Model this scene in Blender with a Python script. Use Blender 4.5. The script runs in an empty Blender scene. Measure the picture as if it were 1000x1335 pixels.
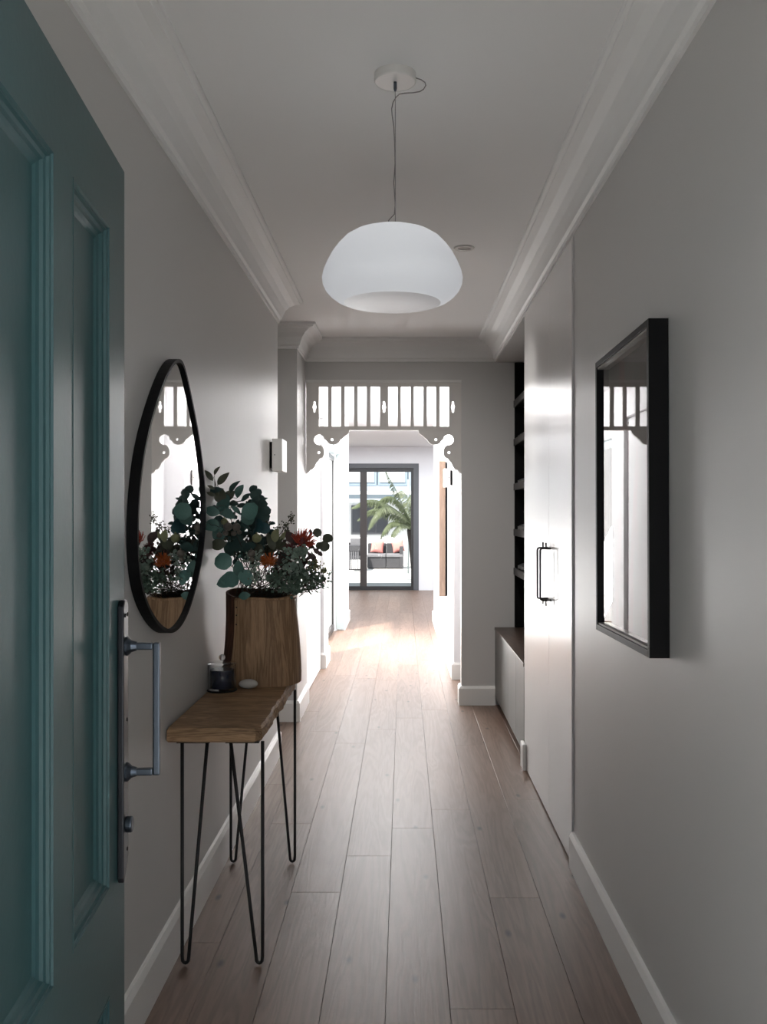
import bpy, bmesh, math, random
from mathutils import Vector, Matrix
random.seed(7)
C = bpy.context.scene
COL = C.collection
PI = math.pi

# ------------------------------------------------------------ camera, world, sun, portals, exposure
EYE = 1.4
FPX = 1200.0
VX, VY = 526.0, 669.0
cam_d = bpy.data.cameras.new('camera'); cam = bpy.data.objects.new('camera', cam_d); COL.objects.link(cam)
cam.location = (0, 0, EYE); cam.rotation_euler = (PI/2, 0, 0)
cam_d.sensor_fit = 'HORIZONTAL'; cam_d.sensor_width = 36; cam_d.lens = FPX/1000*36
cam_d.shift_x = -(VX-500)/1000; cam_d.shift_y = (VY-667.5)/1000
cam_d.clip_start = 0.02; cam_d.clip_end = 200
C.camera = cam

world = bpy.data.worlds.new('world'); C.world = world; world.use_nodes = True
wn = world.node_tree; bg = wn.nodes['Background']
bg.inputs['Color'].default_value = (0.80, 0.90, 1.0, 1); bg.inputs['Strength'].default_value = 0.78

sun_d = bpy.data.lights.new('sun', 'SUN'); sun = bpy.data.objects.new('sun', sun_d); COL.objects.link(sun)
sun_d.energy = 6.5; sun_d.angle = math.radians(0.6); sun_d.color = (1.0, 0.95, 0.88)
sun.rotation_euler = Vector((.80, 1.30, -2.1)).to_track_quat('-Z', 'Y').to_euler()

def portal(name, loc, rot, sx, sy):
    l = bpy.data.lights.new(name, 'AREA'); o = bpy.data.objects.new(name, l); COL.objects.link(o)
    l.shape = 'RECTANGLE'; l.size = sx; l.size_y = sy; o.location = loc; o.rotation_euler = rot
    l.cycles.is_portal = True
def area(name, loc, rot, sx, sy, power, color=(1, 1, 1)):
    l = bpy.data.lights.new(name, 'AREA'); o = bpy.data.objects.new(name, l); COL.objects.link(o)
    l.shape = 'RECTANGLE'; l.size = sx; l.size_y = sy; o.location = loc; o.rotation_euler = rot
    l.energy = power; l.color = color
portal('front_portal', (-.04, .86, 1.06), (PI/2, 0, 0), .94, 2.14)
portal('side_portal', (-.90, 9.88, 1.06), (0, -PI/2, 0), 2.12, 2.24)
portal('back_portal', (-1.06, 16.92, 1.15), (-PI/2, 0, 0), 2.7, 2.3)
portal('side_room_portal', (4.62, 14.3, 1.2), (0, PI/2, 0), 2.4, 3.6)
# added fill lamps, out of view, to brighten the far corridor and the living room
CORR = 34; LIV = 110; SIDE = 160
area('corridor_fill', (-.15, 9.3, 2.58), (0, 0, 0), .5, 3.6, CORR, (1, .97, .93))
area('side_opening_fill', (-1.0, 9.6, 1.1), (0, -PI/2-.45, 0), 2.0, 1.5, SIDE, (1, .99, .97))  # added lamp that boosts the daylight at the side opening
def spot(name, loc, aim, power, deg, rad_, color=(1, .97, .93)):
    l = bpy.data.lights.new(name, 'SPOT'); o = bpy.data.objects.new(name, l); COL.objects.link(o); o.location = loc
    o.rotation_euler = (Vector(aim)-Vector(loc)).to_track_quat('-Z', 'Y').to_euler()
    l.energy = power; l.spot_size = math.radians(deg); l.spot_blend = 1; l.shadow_soft_size = rad_; l.color = color
# added fill spot at the unlit downlight, tilted toward the fretwork wall
spot('hall_fill_spot', (.288, 4.37, 2.645), (-.05, 5.9, .85), 60, 100, .04)
area('living_fill', (0, 14.3, 2.58), (0, 0, 0), 4.0, 2.2, LIV, (.90, .95, 1))  # added fill, no such lamp in view

C.view_settings.view_transform = 'Standard'; C.view_settings.look = 'None'
C.view_settings.gamma = 1; C.view_settings.use_curve_mapping = False
C.view_settings.exposure = 0.78

# ------------------------------------------------------------ materials
def mat(name, color, rough=.5, metal=0, noise=None, bump=None, coat=0, spec=None, trans=0, ior=None, emis=None, nscale=6, bscale=200, coords='Object'):
    m = bpy.data.materials.new(name); m.use_nodes = True
    nt = m.node_tree; b = nt.nodes['Principled BSDF']
    col = (*color, 1)
    b.inputs['Base Color'].default_value = col
    b.inputs['Roughness'].default_value = rough; b.inputs['Metallic'].default_value = metal
    if coat: b.inputs['Coat Weight'].default_value = coat; b.inputs['Coat Roughness'].default_value = .15
    if spec is not None: b.inputs['Specular IOR Level'].default_value = spec
    if trans: b.inputs['Transmission Weight'].default_value = trans
    if ior: b.inputs['IOR'].default_value = ior
    tc = nt.nodes.new('ShaderNodeTexCoord')
    if noise:
        n = nt.nodes.new('ShaderNodeTexNoise'); n.inputs['Scale'].default_value = nscale; n.inputs['Detail'].default_value = 5
        nt.links.new(tc.outputs[coords], n.inputs['Vector'])
        mx = nt.nodes.new('ShaderNodeMix'); mx.data_type = 'RGBA'
        mx.inputs[6].default_value = tuple(c*(1-noise) for c in color)+(1,)
        mx.inputs[7].default_value = tuple(min(1, c*(1+noise)) for c in color)+(1,)
        nt.links.new(n.outputs['Fac'], mx.inputs[0]); nt.links.new(mx.outputs[2], b.inputs['Base Color'])
    if bump:
        n2 = nt.nodes.new('ShaderNodeTexNoise'); n2.inputs['Scale'].default_value = bscale; n2.inputs['Detail'].default_value = 3
        nt.links.new(tc.outputs[coords], n2.inputs['Vector'])
        bp = nt.nodes.new('ShaderNodeBump'); bp.inputs['Strength'].default_value = bump; bp.inputs['Distance'].default_value = .002
        nt.links.new(n2.outputs['Fac'], bp.inputs['Height']); nt.links.new(bp.outputs['Normal'], b.inputs['Normal'])
    return m

def wood(name, dark, light, axis='Y', stretch=14, scale=3.0, rough=.4, bump=.25, knots=False, per_object=True, variation=.18, ring=2.2, contrast=(.3, .7), spec=.35):
    """long-grained wood: stretched noise warps a band pattern; knots from sparse voronoi"""
    m = bpy.data.materials.new(name); m.use_nodes = True
    nt = m.node_tree; N = nt.nodes; L = nt.links; b = N['Principled BSDF']
    tc = N.new('ShaderNodeTexCoord'); mp = N.new('ShaderNodeMapping')
    s = {'X': (1/stretch, 1, 1), 'Y': (1, 1/stretch, 1), 'Z': (1, 1, 1/stretch)}[axis]
    mp.inputs['Scale'].default_value = tuple(v*scale for v in s)
    oi = N.new('ShaderNodeObjectInfo')
    add = N.new('ShaderNodeVectorMath'); add.operation = 'ADD'
    mul = N.new('ShaderNodeVectorMath'); mul.operation = 'SCALE'; mul.inputs['Scale'].default_value = 37.0 if per_object else 0
    cmb = N.new('ShaderNodeCombineXYZ')
    for i in range(3): L.new(oi.outputs['Random'], cmb.inputs[i])
    L.new(cmb.outputs[0], mul.inputs[0])
    L.new(tc.outputs['Object'], add.inputs[0]); L.new(mul.outputs[0], add.inputs[1]); L.new(add.outputs[0], mp.inputs['Vector'])
    n1 = N.new('ShaderNodeTexNoise'); n1.inputs['Scale'].default_value = 2.5; n1.inputs['Detail'].default_value = 4; n1.inputs['Distortion'].default_value = .6
    L.new(mp.outputs[0], n1.inputs['Vector'])
    # cathedral rings: sine of the noise field
    ml = N.new('ShaderNodeMath'); ml.operation = 'MULTIPLY'; ml.inputs[1].default_value = ring*30
    L.new(n1.outputs['Fac'], ml.inputs[0])
    sn = N.new('ShaderNodeMath'); sn.operation = 'SINE'; L.new(ml.outputs[0], sn.inputs[0])
    mr = N.new('ShaderNodeMapRange'); mr.inputs[1].default_value = -1; mr.inputs[2].default_value = 1
    L.new(sn.outputs[0], mr.inputs[0])
    n2 = N.new('ShaderNodeTexNoise'); n2.inputs['Scale'].default_value = 40; n2.inputs['Detail'].default_value = 4
    L.new(mp.outputs[0], n2.inputs['Vector'])
    av = N.new('ShaderNodeMix'); av.inputs[0].default_value = .6
    L.new(mr.outputs[0], av.inputs[2]); L.new(n2.outputs['Fac'], av.inputs[3])
    av2 = N.new('ShaderNodeMix'); av2.inputs[0].default_value = .5
    L.new(av.outputs[0], av2.inputs[2]); L.new(n1.outputs['Fac'], av2.inputs[3])
    mx = N.new('ShaderNodeMix'); mx.data_type = 'RGBA'
    mx.inputs[6].default_value = (*dark, 1); mx.inputs[7].default_value = (*light, 1)
    cr = N.new('ShaderNodeMapRange'); cr.inputs[1].default_value = contrast[0]; cr.inputs[2].default_value = contrast[1]
    L.new(av2.outputs[0], cr.inputs[0]); L.new(cr.outputs[0], mx.inputs[0])
    hv = N.new('ShaderNodeHueSaturation')
    vr = N.new('ShaderNodeMapRange'); vr.inputs[3].default_value = 1-variation; vr.inputs[4].default_value = 1+variation
    L.new(oi.outputs['Random'], vr.inputs[0]); L.new(vr.outputs[0], hv.inputs['Value']); L.new(mx.outputs[2], hv.inputs['Color'])
    last = hv.outputs[0]
    if knots:
        mpk = N.new('ShaderNodeMapping'); mpk.inputs['Scale'].default_value = (3.2, 1.3, 1)
        L.new(add.outputs[0], mpk.inputs['Vector'])
        vo = N.new('ShaderNodeTexVoronoi'); vo.voronoi_dimensions = '2D'; vo.inputs['Scale'].default_value = 1.0
        L.new(mpk.outputs[0], vo.inputs['Vector'])
        kr = N.new('ShaderNodeMapRange'); kr.inputs[1].default_value = .010; kr.inputs[2].default_value = .045
        kr.inputs[3].default_value = .25; kr.inputs[4].default_value = 1
        L.new(vo.outputs['Distance'], kr.inputs[0])
        km = N.new('ShaderNodeMix'); km.data_type = 'RGBA'; km.blend_type = 'MULTIPLY'; km.inputs[0].default_value = 1
        L.new(last, km.inputs[6]); L.new(kr.outputs[0], km.inputs[7]); last = km.outputs[2]
    L.new(last, b.inputs['Base Color'])
    b.inputs['Roughness'].default_value = rough; b.inputs['Specular IOR Level'].default_value = spec
    if bump:
        bp = N.new('ShaderNodeBump'); bp.inputs['Strength'].default_value = bump; bp.inputs['Distance'].default_value = .002
        L.new(av.outputs[0], bp.inputs['Height']); L.new(bp.outputs['Normal'], b.inputs['Normal'])
    return m

def glass_thin(name, tint=(1, 1, 1), ior=1.5):
    m = bpy.data.materials.new(name); m.use_nodes = True
    nt = m.node_tree; nt.nodes.remove(nt.nodes['Principled BSDF'])
    t = nt.nodes.new('ShaderNodeBsdfTransparent'); t.inputs[0].default_value = (*tint, 1)
    g = nt.nodes.new('ShaderNodeBsdfGlossy'); g.inputs['Roughness'].default_value = .01
    lw = nt.nodes.new('ShaderNodeLayerWeight'); lw.inputs['Blend'].default_value = .5
    pw = nt.nodes.new('ShaderNodeMath'); pw.operation = 'POWER'; pw.inputs[1].default_value = 5
    nt.links.new(lw.outputs['Facing'], pw.inputs[0])
    f0 = ((ior-1)/(ior+1))**2
    f = nt.nodes.new('ShaderNodeMath'); f.operation = 'MULTIPLY_ADD'; f.inputs[1].default_value = 1-f0; f.inputs[2].default_value = f0
    nt.links.new(pw.outputs[0], f.inputs[0])
    mx = nt.nodes.new('ShaderNodeMixShader')
    nt.links.new(f.outputs[0], mx.inputs[0]); nt.links.new(t.outputs[0], mx.inputs[1]); nt.links.new(g.outputs[0], mx.inputs[2])
    nt.links.new(mx.outputs[0], nt.nodes['Material Output'].inputs[0])
    return m

M = {}
M['wall'] = mat('wall_paint', (.60, .59, .578), .42, noise=.012, nscale=2.5, bump=.06, bscale=350)
M['ceiling'] = mat('ceiling_paint', (.90, .90, .895), .7, noise=.01, nscale=2)
M['trim'] = mat('trim_paint', (.78, .77, .75), .35, noise=.01)
M['cornice'] = mat('cornice_plaster', (.84, .84, .83), .6, noise=.01)
M['cupboard'] = mat('cupboard_lacquer', (.66, .65, .64), .26, noise=.01)
M['fret'] = mat('fretwork_paint', (.74, .71, .68), .45, noise=.015)
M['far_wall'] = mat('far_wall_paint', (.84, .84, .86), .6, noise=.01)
M['teal'] = mat('teal_door_paint', (.038, .092, .099), .36, spec=.3, noise=.05, nscale=3, bump=.12, bscale=60)
M['floor'] = wood('oak_floor', (.138, .084, .059), (.225, .150, .113), 'Y', 14, 3.5, .40, .12, spec=.42, knots=True, variation=.09)
M['table'] = wood('table_timber', (.12, .065, .034), (.46, .29, .16), 'X', 8, 7, .55, .5, variation=.12, contrast=(.25, .75))
M['vessel'] = wood('vessel_veneer', (.15, .075, .036), (.62, .39, .22), 'Z', 16, 12, .55, .8, per_object=False, contrast=(.2, .8), ring=1.2)
M['vessel_dark'] = wood('vessel_dark_bark', (.045, .018, .010), (.12, .05, .028), 'Z', 12, 6, .7, .6, per_object=False)
M['wood_art'] = wood('oak_frame', (.20, .135, .098), (.30, .21, .155), 'Z', 12, 6, .5, .3, per_object=False)
M['black'] = mat('black_satin', (.006, .006, .0065), .5, noise=.1, spec=.2)
M['black_metal'] = mat('black_powdercoat', (.014, .013, .013), .45, metal=.2, noise=.1)
M['gun'] = mat('gunmetal', (.10, .12, .15), .28, metal=.9, noise=.1, nscale=20)
M['plate'] = mat('dark_bronze_plate', (.03, .032, .038), .3, metal=.7, noise=.12, nscale=15)
M['mirror'] = mat('mirror_silver', (.88, .89, .89), .015, metal=1)
M['pglass'] = glass_thin('picture_glass', ior=1.4)
M['glass'] = glass_thin('window_glass', ior=1.15)
M['jar'] = glass_thin('jar_glass', (.97, .98, .98), 1.5)
M['knobglass'] = mat('knob_glass', (1, 1, 1), .02, trans=1, ior=1.5)
M['wax'] = mat('navy_wax', (.012, .018, .042), .15, noise=.1)
M['slip'] = mat('grey_slip', (.33, .31, .29), .5, noise=.05)
M['white'] = mat('white_metal', (.74, .73, .71), .4, noise=.01)
M['cable'] = mat('clear_cable', (.25, .24, .24), .3)
M['stone'] = mat('white_stone', (.62, .60, .56), .18, noise=.06, nscale=30)
M['grey_frame'] = mat('grey_window_frame', (.095, .10, .11), .45, noise=.04)
M['dark_frame'] = mat('dark_window_frame', (.022, .021, .022), .4, noise=.05)
M['stile'] = mat('dark_bronze_stile', (.045, .037, .034), .45, noise=.06)
M['sill'] = mat('sill_rail', (.25, .29, .30), .5, noise=.05)
M['bench'] = mat('bench_laminate', (.085, .082, .072), .38, spec=.3, noise=.05, nscale=4)
M['bench_top'] = wood('bench_top_timber', (.05, .033, .026), (.11, .075, .058), 'Y', 12, 5, .35, .2)
M['joinery'] = mat('black_joinery', (.006, .006, .006), .6, noise=.1, spec=.1)
M['shelf_lit_edge'] = mat('shelf_hall_lit', (.045, .043, .041), .5, spec=.2, noise=.05)  # front edges lightened for the hall light falling on them
M['shoe'] = mat('shoe_fabric', (.07, .07, .075), .8, noise=.3, nscale=30, bump=.5)
M['shoe_sole'] = mat('shoe_sole', (.16, .16, .155), .6, noise=.05)
M['paving'] = mat('pale_paving', (.62, .61, .58), .7, noise=.05, nscale=2, bump=.3, bscale=80)
M['render'] = mat('white_render', (.70, .71, .72), .8, noise=.04, nscale=2)
M['board'] = mat('pale_blue_board', (.36, .42, .46), .6, noise=.04)
M['bframe'] = mat('grey_blue_frame', (.26, .32, .37), .5, noise=.04)
M['darkpane'] = mat('dark_window_pane', (.06, .065, .075), .1, noise=.05)
M['palepane'] = mat('blind_pane', (.62, .66, .67), .2, noise=.04)
M['wicker'] = mat('charcoal_wicker', (.05, .05, .055), .6, noise=.25, nscale=60, bump=.8, bscale=90)
M['seatpad'] = mat('grey_seat_pad', (.17, .17, .18), .9, noise=.08)
M['coral'] = mat('coral_cushion', (.66, .25, .22), .85, noise=.08, nscale=20)
M['fern'] = mat('fern_green', (.085, .108, .052), .6, noise=.3, nscale=8)
M['fern_trunk'] = mat('fern_trunk', (.018, .014, .012), .95, noise=.4, nscale=30, bump=1, bscale=60)
def leafmat(name, c, rough=.5):
    m = mat(name, c, rough, noise=.28, nscale=25, coords='Object'); return m
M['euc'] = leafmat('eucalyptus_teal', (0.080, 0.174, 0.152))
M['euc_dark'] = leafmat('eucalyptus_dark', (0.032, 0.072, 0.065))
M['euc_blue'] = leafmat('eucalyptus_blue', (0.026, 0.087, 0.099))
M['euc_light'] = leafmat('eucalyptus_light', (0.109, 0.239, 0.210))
M['leaf_olive'] = leafmat('olive_leaf', (0.080, 0.087, 0.055))
M['leaf_brown'] = leafmat('brown_leaf', (0.087, 0.051, 0.046))
M['sage'] = leafmat('sage_leaf', (0.200, 0.271, 0.217))
M['sage_dark'] = leafmat('dark_sage_leaf', (0.100, 0.154, 0.112))
M['pod'] = leafmat('gumnut_olive', (0.217, 0.225, 0.109)); M['pod_grey'] = leafmat('gumnut_grey', (0.167, 0.145, 0.123))
M['orange'] = leafmat('orange_petal', (0.522, 0.123, 0.026)); M['red'] = leafmat('red_orange_petal', (0.493, 0.065, 0.032))
M['plum'] = leafmat('plum_petal', (0.145, 0.032, 0.036))
M['stem'] = leafmat('dark_stem', (.035, .028, .020))
def shade_mat(name='opal_polymer', k=.4):
    m = mat(name, (.90, .91, .93), .4)
    nt = m.node_tree; b = nt.nodes['Principled BSDF']; t = nt.nodes.new('ShaderNodeBsdfTranslucent'); t.inputs[0].default_value = (.90, .93, .97, 1)
    mx = nt.nodes.new('ShaderNodeMixShader'); mx.inputs[0].default_value = k
    nt.links.new(b.outputs[0], mx.inputs[1]); nt.links.new(t.outputs[0], mx.inputs[2]); nt.links.new(mx.outputs[0], nt.nodes['Material Output'].inputs[0])
    return m
M['opal'] = shade_mat()
M['opal_base'] = shade_mat('opal_base', .15)

def art_mat():
    m = bpy.data.materials.new('dark_print'); m.use_nodes = True
    nt = m.node_tree; N = nt.nodes; L = nt.links; b = N['Principled BSDF']; b.inputs['Roughness'].default_value = .8
    tc = N.new('ShaderNodeTexCoord'); n = N.new('ShaderNodeTexNoise'); n.inputs['Scale'].default_value = 5; n.inputs['Detail'].default_value = 3
    mp = N.new('ShaderNodeMapping'); mp.inputs['Scale'].default_value = (1, 2.2, .5)
    L.new(tc.outputs['Object'], mp.inputs[0]); L.new(mp.outputs[0], n.inputs['Vector'])
    r = N.new('ShaderNodeValToRGB'); e = r.color_ramp.elements
    e[0].position = .35; e[0].color = (.045, .038, .032, 1); e[1].position = .62; e[1].color = (.085, .028, .028, 1)
    x = e.new(.5); x.color = (.06, .05, .042, 1)
    L.new(n.outputs['Fac'], r.inputs[0]); L.new(r.outputs[0], b.inputs['Base Color'])
    return m
M['art'] = art_mat()

# ------------------------------------------------------------ mesh helpers
def link(name, me, m, parent=None, smooth=False):
    o = bpy.data.objects.new(name, me); COL.objects.link(o)
    if m is not None:
        for mm in (m if isinstance(m, (list, tuple)) else [m]): me.materials.append(mm)
    if smooth:
        for p in me.polygons: p.use_smooth = True
    if parent: o.parent = parent
    return o
def build(name, bm, m, parent=None, smooth=False, bevel=0, loc=None):
    """vertices of bm are in the parent's space; re-centre on loc if given"""
    if loc is not None: bmesh.ops.translate(bm, verts=bm.verts, vec=-Vector(loc))
    bmesh.ops.recalc_face_normals(bm, faces=bm.faces)
    me = bpy.data.meshes.new(name); bm.to_mesh(me); bm.free()
    o = link(name, me, m, parent, smooth)
    if loc is not None: o.location = loc
    if bevel:
        md = o.modifiers.new('bevel', 'BEVEL'); md.width = bevel; md.segments = 2; md.limit_method = 'ANGLE'; md.angle_limit = math.radians(40)
    return o
def bx(bm, x0, x1, y0, y1, z0, z1):
    v = [bm.verts.new(p) for p in ((x0,y0,z0),(x1,y0,z0),(x1,y1,z0),(x0,y1,z0),(x0,y0,z1),(x1,y0,z1),(x1,y1,z1),(x0,y1,z1))]
    for f in ((0,3,2,1),(4,5,6,7),(0,1,5,4),(1,2,6,5),(2,3,7,6),(3,0,4,7)): bm.faces.new([v[i] for i in f])
    return v
def box(name, x0, x1, y0, y1, z0, z1, m, parent=None, bevel=0, recenter=False):
    bm = bmesh.new(); bx(bm, x0, x1, y0, y1, z0, z1)
    loc = ((x0+x1)/2, (y0+y1)/2, (z0+z1)/2) if recenter else None
    return build(name, bm, m, parent, bevel=bevel, loc=loc)
def tube(bm, pts, r, seg=8, caps=True, closed=False):
    pts = [Vector(p) for p in pts]; n = len(pts); rings = []
    rs = r if isinstance(r, (list, tuple)) else [r]*n
    prev = None
    for i, p in enumerate(pts):
        if closed: d = pts[(i+1) % n]-pts[i-1]
        else: d = pts[min(i+1, n-1)]-pts[max(i-1, 0)]
        d.normalize()
        if prev is None:
            a = Vector((0, 0, 1)) if abs(d.z) < .9 else Vector((1, 0, 0)); u = d.cross(a).normalized()
        else:
            u = (prev-d*prev.dot(d))
            if u.length < 1e-6: u = d.orthogonal()
            u.normalize()
        prev = u; w = d.cross(u)
        rings.append([bm.verts.new(p+(u*math.cos(2*PI*k/seg)+w*math.sin(2*PI*k/seg))*rs[i]) for k in range(seg)])
    m_ = n if closed else n-1
    for i in range(m_):
        a, b = rings[i], rings[(i+1) % n]
        for k in range(seg): bm.faces.new((a[k], a[(k+1) % seg], b[(k+1) % seg], b[k]))
    if caps and not closed:
        bm.faces.new(rings[0][::-1]); bm.faces.new(rings[-1])
def lathe(bm, prof, cx=0, cy=0, seg=32, sx=1, sy=1, close=False):
    rings = []
    for r, z in prof:
        if r < 1e-6: rings.append([bm.verts.new((cx, cy, z))])
        else: rings.append([bm.verts.new((cx+r*sx*math.cos(2*PI*k/seg), cy+r*sy*math.sin(2*PI*k/seg), z)) for k in range(seg)])
    pr = list(zip(rings[:-1], rings[1:]))
    if close: pr.append((rings[-1], rings[0]))
    for a, b in pr:
        for k in range(seg):
            k2 = (k+1) % seg
            if len(a) == 1 and len(b) == 1: continue
            if len(a) == 1: bm.faces.new((a[0], b[k2], b[k]))
            elif len(b) == 1: bm.faces.new((a[k], a[k2], b[0]))
            else: bm.faces.new((a[k], a[k2], b[k2], b[k]))
def prism(bm, poly, f0, f1):
    """poly of 2D points mapped by f0 and f1 to the two end caps"""
    a = [bm.verts.new(f0(p)) for p in poly]; b = [bm.verts.new(f1(p)) for p in poly]
    n = len(poly)
    bm.faces.new(a); bm.faces.new(b[::-1])
    for i in range(n): bm.faces.new((a[i], b[i], b[(i+1) % n], a[(i+1) % n]))
def sphere(bm, c, r, u=12, v=8, sc=(1, 1, 1)):
    mtx = Matrix.Translation(c) @ Matrix.Diagonal((r*sc[0], r*sc[1], r*sc[2], 1))
    bmesh.ops.create_uvsphere(bm, u_segments=u, v_segments=v, radius=1, matrix=mtx)
def thing(name, label, cat, loc=(0, 0, 0), group=None):
    o = bpy.data.objects.new(name, None); COL.objects.link(o); o.location = loc; o.empty_display_size = .05
    o['label'] = label; o['category'] = cat
    if group: o['group'] = group
    return o
def tag(o, label, cat, group=None, kind=None):
    o['label'] = label; o['category'] = cat
    if group: o['group'] = group
    if kind: o['kind'] = kind
    return o
def S(o, label=None, cat=None):
    o['kind'] = 'structure'
    if label: o['label'] = label
    if cat: o['category'] = cat
    return o
def T(t, x, y, z):
    """world to the local space of an un-rotated thing"""
    return (x-t.location.x, y-t.location.y, z-t.location.z)
def px2(px, py, Y):
    return Vector(((px-VX)*Y/FPX, Y, EYE+(VY-py)*Y/FPX))
def copy_tree(o, parent=None):
    c = o.copy(); COL.objects.link(c); c.parent = parent
    for ch in o.children: copy_tree(ch, c)
    return c

# ------------------------------------------------------------ floor of separate boards
H = 2.66; HC = 2.60; END = 6.72; HEAD = 2.50
fl = S(box('floor', -5, 4.6, .88, 16.9, -.20, -.018, M['wall']), 'pale oak plank floor running down the hallway', 'floor')
fl.data.materials.clear(); fl.data.materials.append(mat('subfloor', (.10, .07, .05), .9, noise=.1))
PW = .182; X0 = -.0505
starts = {-1: 3.76, 0: 4.09, 1: 2.6, 2: 3.35, -2: 3.40, -3: 2.4, -4: 3.0, -5: 2.2, 3: 2.3, 4: 2.9, 5: 2.1}
def board(x0, x1, y0, y1):
    g = .0005
    bm = bmesh.new(); cx = (x0+x1)/2; cy = (y0+y1)/2
    w = (x1-x0)/2-g; l = (y1-y0)/2-g; c = .0007
    v0 = [bm.verts.new((sx*w, sy*l, -.016)) for sx, sy in ((-1,-1),(1,-1),(1,1),(-1,1))]
    v1 = [bm.verts.new((sx*w, sy*l, -c)) for sx, sy in ((-1,-1),(1,-1),(1,1),(-1,1))]
    v2 = [bm.verts.new((sx*(w-c), sy*(l-c), 0)) for sx, sy in ((-1,-1),(1,-1),(1,1),(-1,1))]
    bm.faces.new(v2); bm.faces.new(v0[::-1])
    for a, b in ((v0, v1), (v1, v2)):
        for i in range(4): bm.faces.new((a[i], a[(i+1) % 4], b[(i+1) % 4], b[i]))
    o = build('floor_board', bm, M['floor'], fl); o.location = (cx, cy, 0)
for k in range(-5, 6):
    x0 = X0+k*PW; y = .885; j = starts[k]
    while y < 16.69:
        y1 = min(j, 16.69)
        if 16.69-y1 < .4: y1 = 16.69
        board(x0, x0+PW, y, y1); y = y1; j = y1+random.choice((1.75, 2.05, 2.2, 2.2))
# the boards outside the run seen from the door: wide runs, sides of the living room and cross hall
for a in ((-5, X0-5*PW, 11.9, 16.69), (X0+6*PW, 4.6, 11.9, 16.69), (-2.3, X0-5*PW, 5.3, 6.2)):
    o = box('floor_board', a[0], a[1], a[2], a[3], -.016, 0, M['floor'], fl)

# ------------------------------------------------------------ room shell
S(box('wall_left', -.85, -.73, .88, 5.34, 0, H, M['wall']))
S(box('wall_left', -2.3, -.85, 5.22, 5.34, 0, H, M['wall']))
S(box('wall_left', -2.42, -2.3, 5.22, 6.8, 0, H, M['wall']))
S(box('wall_left', -2.3, -.715, 6.19, 6.80, 0, H, M['wall']))
S(box('wall_right', .675, .80, .88, 3.65, 0, H, M['wall']))
S(box('wall_right', .675, 1.30, 3.65, END, HEAD, H, M['wall']))
S(box('wall_right', 1.30, 1.42, 3.65, END, 0, H, M['wall']))
S(box('wall_back', .423, 1.42, END, 6.84, 0, H, M['wall']))
FRT = 2.353
S(box('wall_back', -.715, .423, END, 6.82, FRT, H, M['wall']))
bm = bmesh.new(); bx(bm, -.85, -.50, .88, 1.0, 0, H); bx(bm, .42, .80, .88, 1.0, 0, H); bx(bm, -.50, .42, .88, 1.0, 2.13, H)
S(build('wall_front', bm, M['wall']))
S(box('ceiling', -2.42, 1.42, .88, 6.82, H, H+.12, M['ceiling']))
# corridor behind the fretwork
bm = bmesh.new(); bx(bm, -.95, .95, 6.82, 11.93, HC, HC+.1); bx(bm, -5.1, 4.7, 11.93, 16.9, HC, HC+.1)
S(build('ceiling', bm, M['far_wall']))
bm = bmesh.new(); bx(bm, -.95, -.765, 6.80, 8.26, 0, HC); bx(bm, -.765, -.716, 6.80, 8.30, 2.26, HC); bx(bm, -.95, -.716, 8.30, 8.77, 0, HC)
bx(bm, -.95, -.716, 8.77, 11.0, 2.12, HC); bx(bm, -.95, -.716, 11.0, 12.05, 0, HC); bx(bm, -5.0, -.95, 11.93, 12.05, 0, HC)
S(build('wall_left', bm, M['far_wall']))
bm = bmesh.new()
prism(bm, [(.425, 7.76), (.95, 7.76), (.95, 11.95), (.390, 11.95)], lambda p: (p[0], p[1], 0), lambda p: (p[0], p[1], HC))
bx(bm, .60, .95, 6.84, 7.76, 0, HC); bx(bm, .95, 4.6, 11.85, 11.95, 0, HC)
S(build('wall_right', bm, M['far_wall']))
WT = 2.30; WX = .278
bm = bmesh.new(); bx(bm, -5, -2.42, 16.7, 16.9, 0, HC); bx(bm, WX, 4.6, 16.7, 16.9, 0, HC); bx(bm, -2.42, WX, 16.7, 16.9, WT, HC)
S(build('wall_back', bm, M['far_wall']))
S(box('wall_left', -5.1, -5, 11.9, 16.9, 0, HC, M['far_wall']))
bm = bmesh.new(); bx(bm, 4.6, 4.7, 11.9, 12.5, 0, HC); bx(bm, 4.6, 4.7, 16.1, 16.9, 0, HC); bx(bm, 4.6, 4.7, 12.5, 16.1, 2.4, HC)
S(build('wall_right', bm, M['far_wall']))

# baseboards: board with a bevelled top edge
BP = [(0, 0), (.020, 0), (.020, .122), (.014, .132), (.010, .138), (0, .140)]
def run(name, pts, prof, m, side=1):
    """sweep a (out, z) profile along a plan polyline with mitres; out points to the left of travel (side=1)"""
    bm = bmesh.new(); n = len(pts); P = [Vector((p[0], p[1])) for p in pts]; rings = []
    for i in range(n):
        d0 = (P[i]-P[i-1]).normalized() if i else None
        d1 = (P[i+1]-P[i]).normalized() if i < n-1 else None
        nr = []
        for d in (d0, d1):
            if d is not None: nr.append(Vector((-d.y, d.x))*side)
        if len(nr) == 2:
            b = (nr[0]+nr[1]); b.normalize(); b = b/max(.2, b.dot(nr[0]))
        else: b = nr[0]
        rings.append([bm.verts.new((P[i].x+b.x*o, P[i].y+b.y*o, z)) for o, z in prof])
    k = len(prof)
    for a, b in zip(rings[:-1], rings[1:]):
        for i in range(k): bm.faces.new((a[i], a[(i+1) % k], b[(i+1) % k], b[i]))
    bm.faces.new(rings[0]); bm.faces.new(rings[-1][::-1])
    return S(build(name, bm, m))
run('baseboard_left', [(-.73, 1.0), (-.73, 5.34), (-2.3, 5.34)], BP, M['trim'], -1)
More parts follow.
